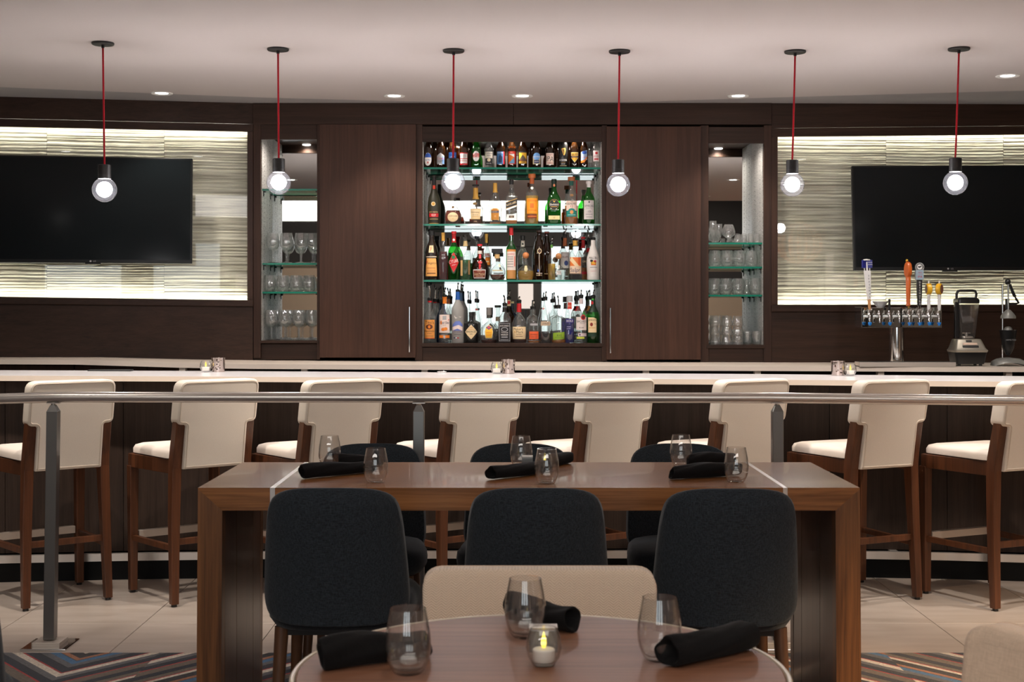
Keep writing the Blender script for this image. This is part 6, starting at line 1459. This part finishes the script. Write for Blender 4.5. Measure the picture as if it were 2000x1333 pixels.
# black handle with vertical lettering, grey panel and round emblem
xb = hx(1795.5)
h = MB(); h.sweep(None, [[(xb - w, YH - d, z), (xb + w, YH - d, z), (xb + w, YH + d, z), (xb - w, YH + d, z)] for z, w, d in ((hz(598), .012, .009), (hz(560), .0165, .012), (hz(547), .0165, .012))])
bh = h.build('tap_handle', M['blackmetal'], tw, world=True, bevel=.002, smooth=0); bh['label'] = 'black tap handle with white upright lettering and round emblem'
MB().box(xb - .025, xb + .025, YH - .014, YH + .014, hz(547), hz(528)).build('sign_panel', plain('tap_panel_blue_grey', (150, 172, 186), .4), bh, world=True, bevel=.002, smooth=0)
g = MB(); lett(g, 'IPA', xb + .001, hz(541), .015, YH - .0148, .034); lett(g, 'FRESH', xb + .001, hz(532.5), .0065, YH - .0148, .03); lett(g, 'SQUEEZED', xb + .001, hz(535.6), .0045, YH - .0148, .032); g.build('panel_lettering', plain('ink_red', (176, 28, 60), .5), bh, world=True, smooth=0)
r = (hz(513) - hz(531)) / 2; zc2 = hz(522)
g = MB(); g.lathe([(.0001, -.009), (r * .95, -.009), (r, -.006), (r, .008), (.0001, .008)], 36); g.v = [(xb + v[0], YH + v[2], zc2 + v[1]) for v in g.v]; g.build('emblem_disc', M['blackmetal'], bh, world=True, smooth=40)
g = MB(); pts = [(cos(a_) , sin(a_)) for a_ in [2 * pi * q / 32 for q in range(32)]]
y = YH - .0095
vs = [(xb + p[0] * r * .94, y, zc2 + p[1] * r * .94) for p in pts] + [(xb + p[0] * r * .88, y, zc2 + p[1] * r * .88) for p in pts]
g.add(vs, [(q, (q + 1) % 32, 32 + (q + 1) % 32, 32 + q) for q in range(32)])
vs = [(xb + p[0] * r * .56, y, zc2 + p[1] * r * .56) for p in pts]; g.add(vs, [tuple(range(32))])
for q in range(18):
    a_ = radians(20 + q * 18.9); cx_, cz_ = xb + r * .72 * cos(a_), zc2 + r * .72 * sin(a_); w_ = r * .05
    g.add([(cx_ - w_, y, cz_ - w_), (cx_ + w_, y, cz_ - w_), (cx_ + w_, y, cz_ + w_), (cx_ - w_, y, cz_ + w_)], [(0, 1, 2, 3)])
g.build('emblem_print', M['logow'], bh, world=True, smooth=0)
g = MB(); rr = r * .5; g.add([(xb + a_ * rr, y - .0006, zc2 + b_ * rr) for a_, b_ in ((-.95, .1), (-.4, .45), (.1, .3), (.6, .75), (.95, .3), (.5, .1), (.85, -.1), (.2, -.15), (-.1, -.45), (-.5, -.2))], [tuple(range(10))]); g.build('emblem_figure', M['blackmetal'], bh, world=True, smooth=0)
g = MB()
for i, ch in enumerate('DESCHUTES'): lett(g, ch, xb, lerp(hz(552), hz(594), i / 8), .0115, YH - .0128)
g.build('handle_lettering', M['logow'], bh, world=True, smooth=0)
MB().lathe([(.006, hz(603)), (.009, hz(598))], 12, (xb, YH, 0)).build('ferrule', M['chrome'], bh, world=True)
# two yellow drum handles
M['yellow'] = plain('yellow_lacquer', (238, 182, 40), .35)
for k, (px, ang) in enumerate(((1814, 88), (1834.5, 52))):
    x = hx(px); h = MB().lathe([(.0085, hz(607)), (.011, hz(600)), (.0105, hz(575))], 16, (x, YH, 0)); yh = h.build('tap_handle', M['white'], tw, world=True); yh['label'] = ['white tap handle with yellow drum head, edge on', 'white tap handle with yellow drum head, showing its brown face'][k]
    r = (hz(554) - hz(576)) / 2; zc2 = (hz(554) + hz(576)) / 2; ca, sa = cos(radians(ang)), sin(radians(ang))
    def place(g): g.v = [(x + v[0] * ca + v[2] * sa, YH + v[0] * sa - v[2] * ca, zc2 + v[1]) for v in g.v]; return g
    g = MB(); g.lathe([(.0001, -.016), (r * .8, -.016), (r, -.011), (r, .011), (r * .8, .016), (.0001, .016)], 28); place(g).build('drum_head', M['yellow'], yh, world=True, smooth=30)
    g = MB(); g.lathe([(.0001, -.0168), (r * .78, -.0168)], 28); g.lathe([(.0001, .0168), (r * .78, .0168)], 28); place(g).build('head_face', plain('tap_face_brown', (116, 62, 48), .5), yh, world=True, smooth=0)
    MB().lathe([(.004, hz(554.5)), (.006, hz(553)), (.004, hz(551)), (.0045, hz(548.5)), (.0001, hz(548))], 12, (x, YH, 0)).build('finial', M['white'], yh, world=True)
# short black handle
x = hx(1737); sb = MB().lathe([(.0001, hz(606)), (.007, hz(606)), (.0085, hz(585)), (.0001, hz(584))], 14, (x, YH, 0)).build('tap_handle', M['black'], tw, world=True); sb['label'] = 'short black stub tap handle'
# bowls on the tower
x = X(1719.5, YT + .085); zb = z1 + .001
o = thing('bowl', 'white ribbed bowl standing on top of the beer tower', 'bowl', (x, YT + .085, zb))
MB().lathe([(.0001, 0), (.022, 0), (.026, .006), (.05, .034), (.053, .040), (.0515, .040), (.048, .034), (.024, .009), (.0001, .008)], 32).build('bowl_body', M['white'], o)
MB().lathe([(.0445, .0275), (.047, .030), (.0455, .0285)], 32).build('rib_ring', plain('bowl_rib', (200, 190, 184), .4), o)
# drip tray
Yd = interp(px_, yb_, 1770) - .004
dt = thing('drip_tray', 'long low steel drip tray on the counter edge under the beer taps', 'drip tray', (X(1771, Yd), Yd, bcz(1771)))
xa, xb_ = X(1679, Yd), X(1867, Yd); zt = bcz(1771) + .0012; hh = .029
g = MB(); g.box(xa, xb_, Yd, Yd + .004, zt, zt + hh); g.box(xa, xb_, Yd + .12, Yd + .124, zt, zt + hh); g.box(xa, xa + .004, Yd + .004, Yd + .12, zt, zt + hh); g.box(xb_ - .004, xb_, Yd + .004, Yd + .12, zt, zt + hh); g.box(xa, xb_, Yd + .004, Yd + .12, zt, zt + .004)
g.build('tray_body', M['satin'], dt, world=True, smooth=0)
g = MB()
for k in range(60):
    xx = lerp(xa + .006, xb_ - .006, k / 59); g.box(xx - .0022, xx + .0022, Yd + .004, Yd + .12, zt + hh - .002, zt + hh + .0015)
g.build('grate', M['steelv'], dt, world=True, smooth=0, kind='stuff')
# ---------------------------------------------------------------- blender
Yb_ = 8.84; s = F / Yb_
cx = X(1889, Yb_); zb = bcz(1889) + .001
bl = thing('blender', 'black and silver bar blender with square jar on the right back counter', 'blender', (cx, Yb_, zb)); bl.scale = (.86, .86, 1)
def zz(py): return Z(py, Yb_) - zb
def ring(w, d, z, y=0, r=.02): return [(p[0], p[1] + y, z) for p in rounded(w, d, r, 4, 0, -d / 2)]
q = lambda a: a / s
g = MB(); g.sweep(None, [ring(q(62), .17, .012), ring(q(66), .18, .03), ring(q(73), .19, zz(688))]); g.build('base', M['black'], bl, smooth=40)
g = MB(); g.sweep(None, [ring(q(74), .20, zz(688)), ring(q(77), .205, zz(684.5), -.004), ring(q(70), .18, zz(680), .004), ring(q(58), .13, zz(664), .02), ring(q(54), .12, zz(662.5), .02)]); sil = g.build('silver_shroud', plain('blender_silver', (176, 170, 158), .35, .8), bl, smooth=40)
g = MB()
def slope(x, u, w2, lo, hi, off=.0015):   # patch on the sloped front
    pts = []
    for (xx, t) in ((x - w2, lo), (x + w2, lo), (x + w2, hi), (x - w2, hi)):
        z = lerp(zz(680), zz(664), t); y = lerp(-.086, -.045, t); pts.append((xx, y - off, z + off))
    return pts
g.add(slope(0, 0, q(18), .05, .30), [(0, 1, 2, 3)]); g.add(slope(-.005, 0, q(6.5), .72, .95), [(0, 1, 2, 3)]); g.build('button_panel', M['black'], sil, smooth=0)
g = MB(); g.add(slope(0, 0, q(16), .36, .62, .002), [(0, 1, 2, 3)]); g.build('button', plain('blender_button', (214, 186, 166), .4), sil, smooth=0)
g = MB(); g.sweep(None, [ring(q(30), .10, zz(662.5), .02), ring(q(34), .11, zz(655), .02), ring(q(44), .135, zz(612), .02), ring(q(48), .14, zz(592), .02)]); jar = g.build('jar', thin('blender_jar', (.74, .73, .71), (.4, .4, .4), refl=1.6, body=.05), bl, smooth=40)
g = MB(); g.sweep(None, [ring(q(28), .09, zz(661), .02), ring(q(26), .08, zz(657), .02)]); g.cyl((0, .02), .012, zz(660), zz(650)); g.box(-.03, .03, .015, .025, zz(652), zz(650)); g.build('blade_hub', M['steel'], jar, smooth=0)
g = MB(); g.sweep(None, [ring(q(10), .03, zz(661), .02, .006), ring(q(10), .03, zz(590), .02, .006)]); g.v = [(v[0] - q(25), v[1] - .03, v[2]) for v in g.v]; g.build('jar_handle', M['black'], bl, smooth=0)
g = MB(); g.sweep(None, [ring(q(50), .145, zz(593), .02), ring(q(49), .14, zz(585), .02), ring(q(42), .12, zz(583), .02)]); g.box(-q(16), q(16), -.02, .04, zz(583), zz(581)); lid = g.build('lid', M['black'], bl, smooth=40)
g = MB(); g.tube([(-q(22), .02, zz(584)), (-q(22), .02, zz(574)), (-q(19), .02, zz(569)), (-q(15), .02, zz(568)), (q(15), .02, zz(568)), (q(20), .02, zz(569)), (q(23), .02, zz(574)), (q(21), .02, zz(584))], q(2.8), 10, up=(0, 1, 0)); g.build('lid_handle', M['black'], bl, smooth=50)
for sx in (-1, 1):
    for y in (-.06, .06): MB().cyl((sx * q(24), y), .012, 0, .013, 12).build('foot', M['black'], bl)
# ---------------------------------------------------------------- juicer
Yj = 8.84; cx = X(1968, Yj); zb = bcz(1968) + .001
ju = thing('juice_press', 'grey cast hand lever citrus press at the right end of the back counter', 'juicer', (cx, Yj, zb))
def zj(py): return Z(py, Yj) - zb
M['castgrey'] = plain('hammered_grey', (128, 128, 124), .4, .3)
g = MB(); secs = []
for x, w, h0, h1 in ((-q(31), .03, 0, .020), (-q(29), .045, 0, .035), (-q(22), .06, .008, .046), (-q(12), .07, .018, .052), (0, .075, .018, .056), (q(10), .07, .018, .052), (q(24), .06, .008, .046), (q(34), .05, 0, .03), (q(38), .035, 0, .016)):
    secs.append([(x, -w, h0), (x, -w * .7, lerp(h0, h1, .75)), (x, 0, h1), (x, w * .7, lerp(h0, h1, .75)), (x, w, h0)])
g.sweep(None, secs); g.build('base', M['castgrey'], ju, smooth=60)
xp = -q(7)
MB().rod((xp, .03, .045), (xp, .03, zj(556)), .0065, 12).build('column', M['chrome'], ju)
MB().lathe([(.0001, zj(696)), (q(5), zj(692)), (q(11), zj(680)), (q(14), zj(660)), (q(16), zj(648)), (q(16.5), zj(645)), (q(15), zj(645)), (.0001, zj(650))], 24, (0, -.01, 0)).build('juice_cup', M['black'], ju)
MB().lathe([(q(9), zj(648)), (q(7), zj(641)), (q(4), zj(638.5)), (.0001, zj(638))], 20, (0, -.01, 0)).build('strainer_cone', M['castgrey'], ju)
g = MB(); lett(g, 'HAMILTON', 0, zj(664), .009, -.01 - q(14.6), .075); g.build('lettering', M['logo'], ju, smooth=0)
MB().lathe([(.0001, zj(604)), (q(4.5), zj(606)), (q(10), zj(612)), (q(14), zj(618)), (q(14.5), zj(622)), (q(13), zj(622.5)), (.0001, zj(617))], 24, (0, -.01, 0)).build('press_bell', M['castgrey'], ju)
g = MB().rod((0, -.01, zj(606)), (0, -.01, zj(552)), .006, 12); g.build('press_rod', M['chrome'], ju)
g = MB(); g.rod((0, .005, zj(604)), (0, .005, zj(584)), q(4), 14); g.tube([(0, .005, zj(594)), (q(14), .005, zj(594)), (q(22), .005, zj(592)), (q(17), .005, zj(584))], q(2.6), 8); g.build('yoke', M['black'], ju)
g = MB(); g.ball((0, -.004, zj(551)), q(5.5), 16, 10, 1, 1, 1.1); g.tube([(q(4), -.004, zj(556)), (q(9), -.004, zj(570)), (q(14), -.004, zj(580))], q(2.6), 10, r2=q(3.2)); g.rod((q(14), -.004, zj(580)), (q(17), -.004, zj(585)), q(1.6), 8); g.build('lever_handle', M['black'], ju, smooth=60)
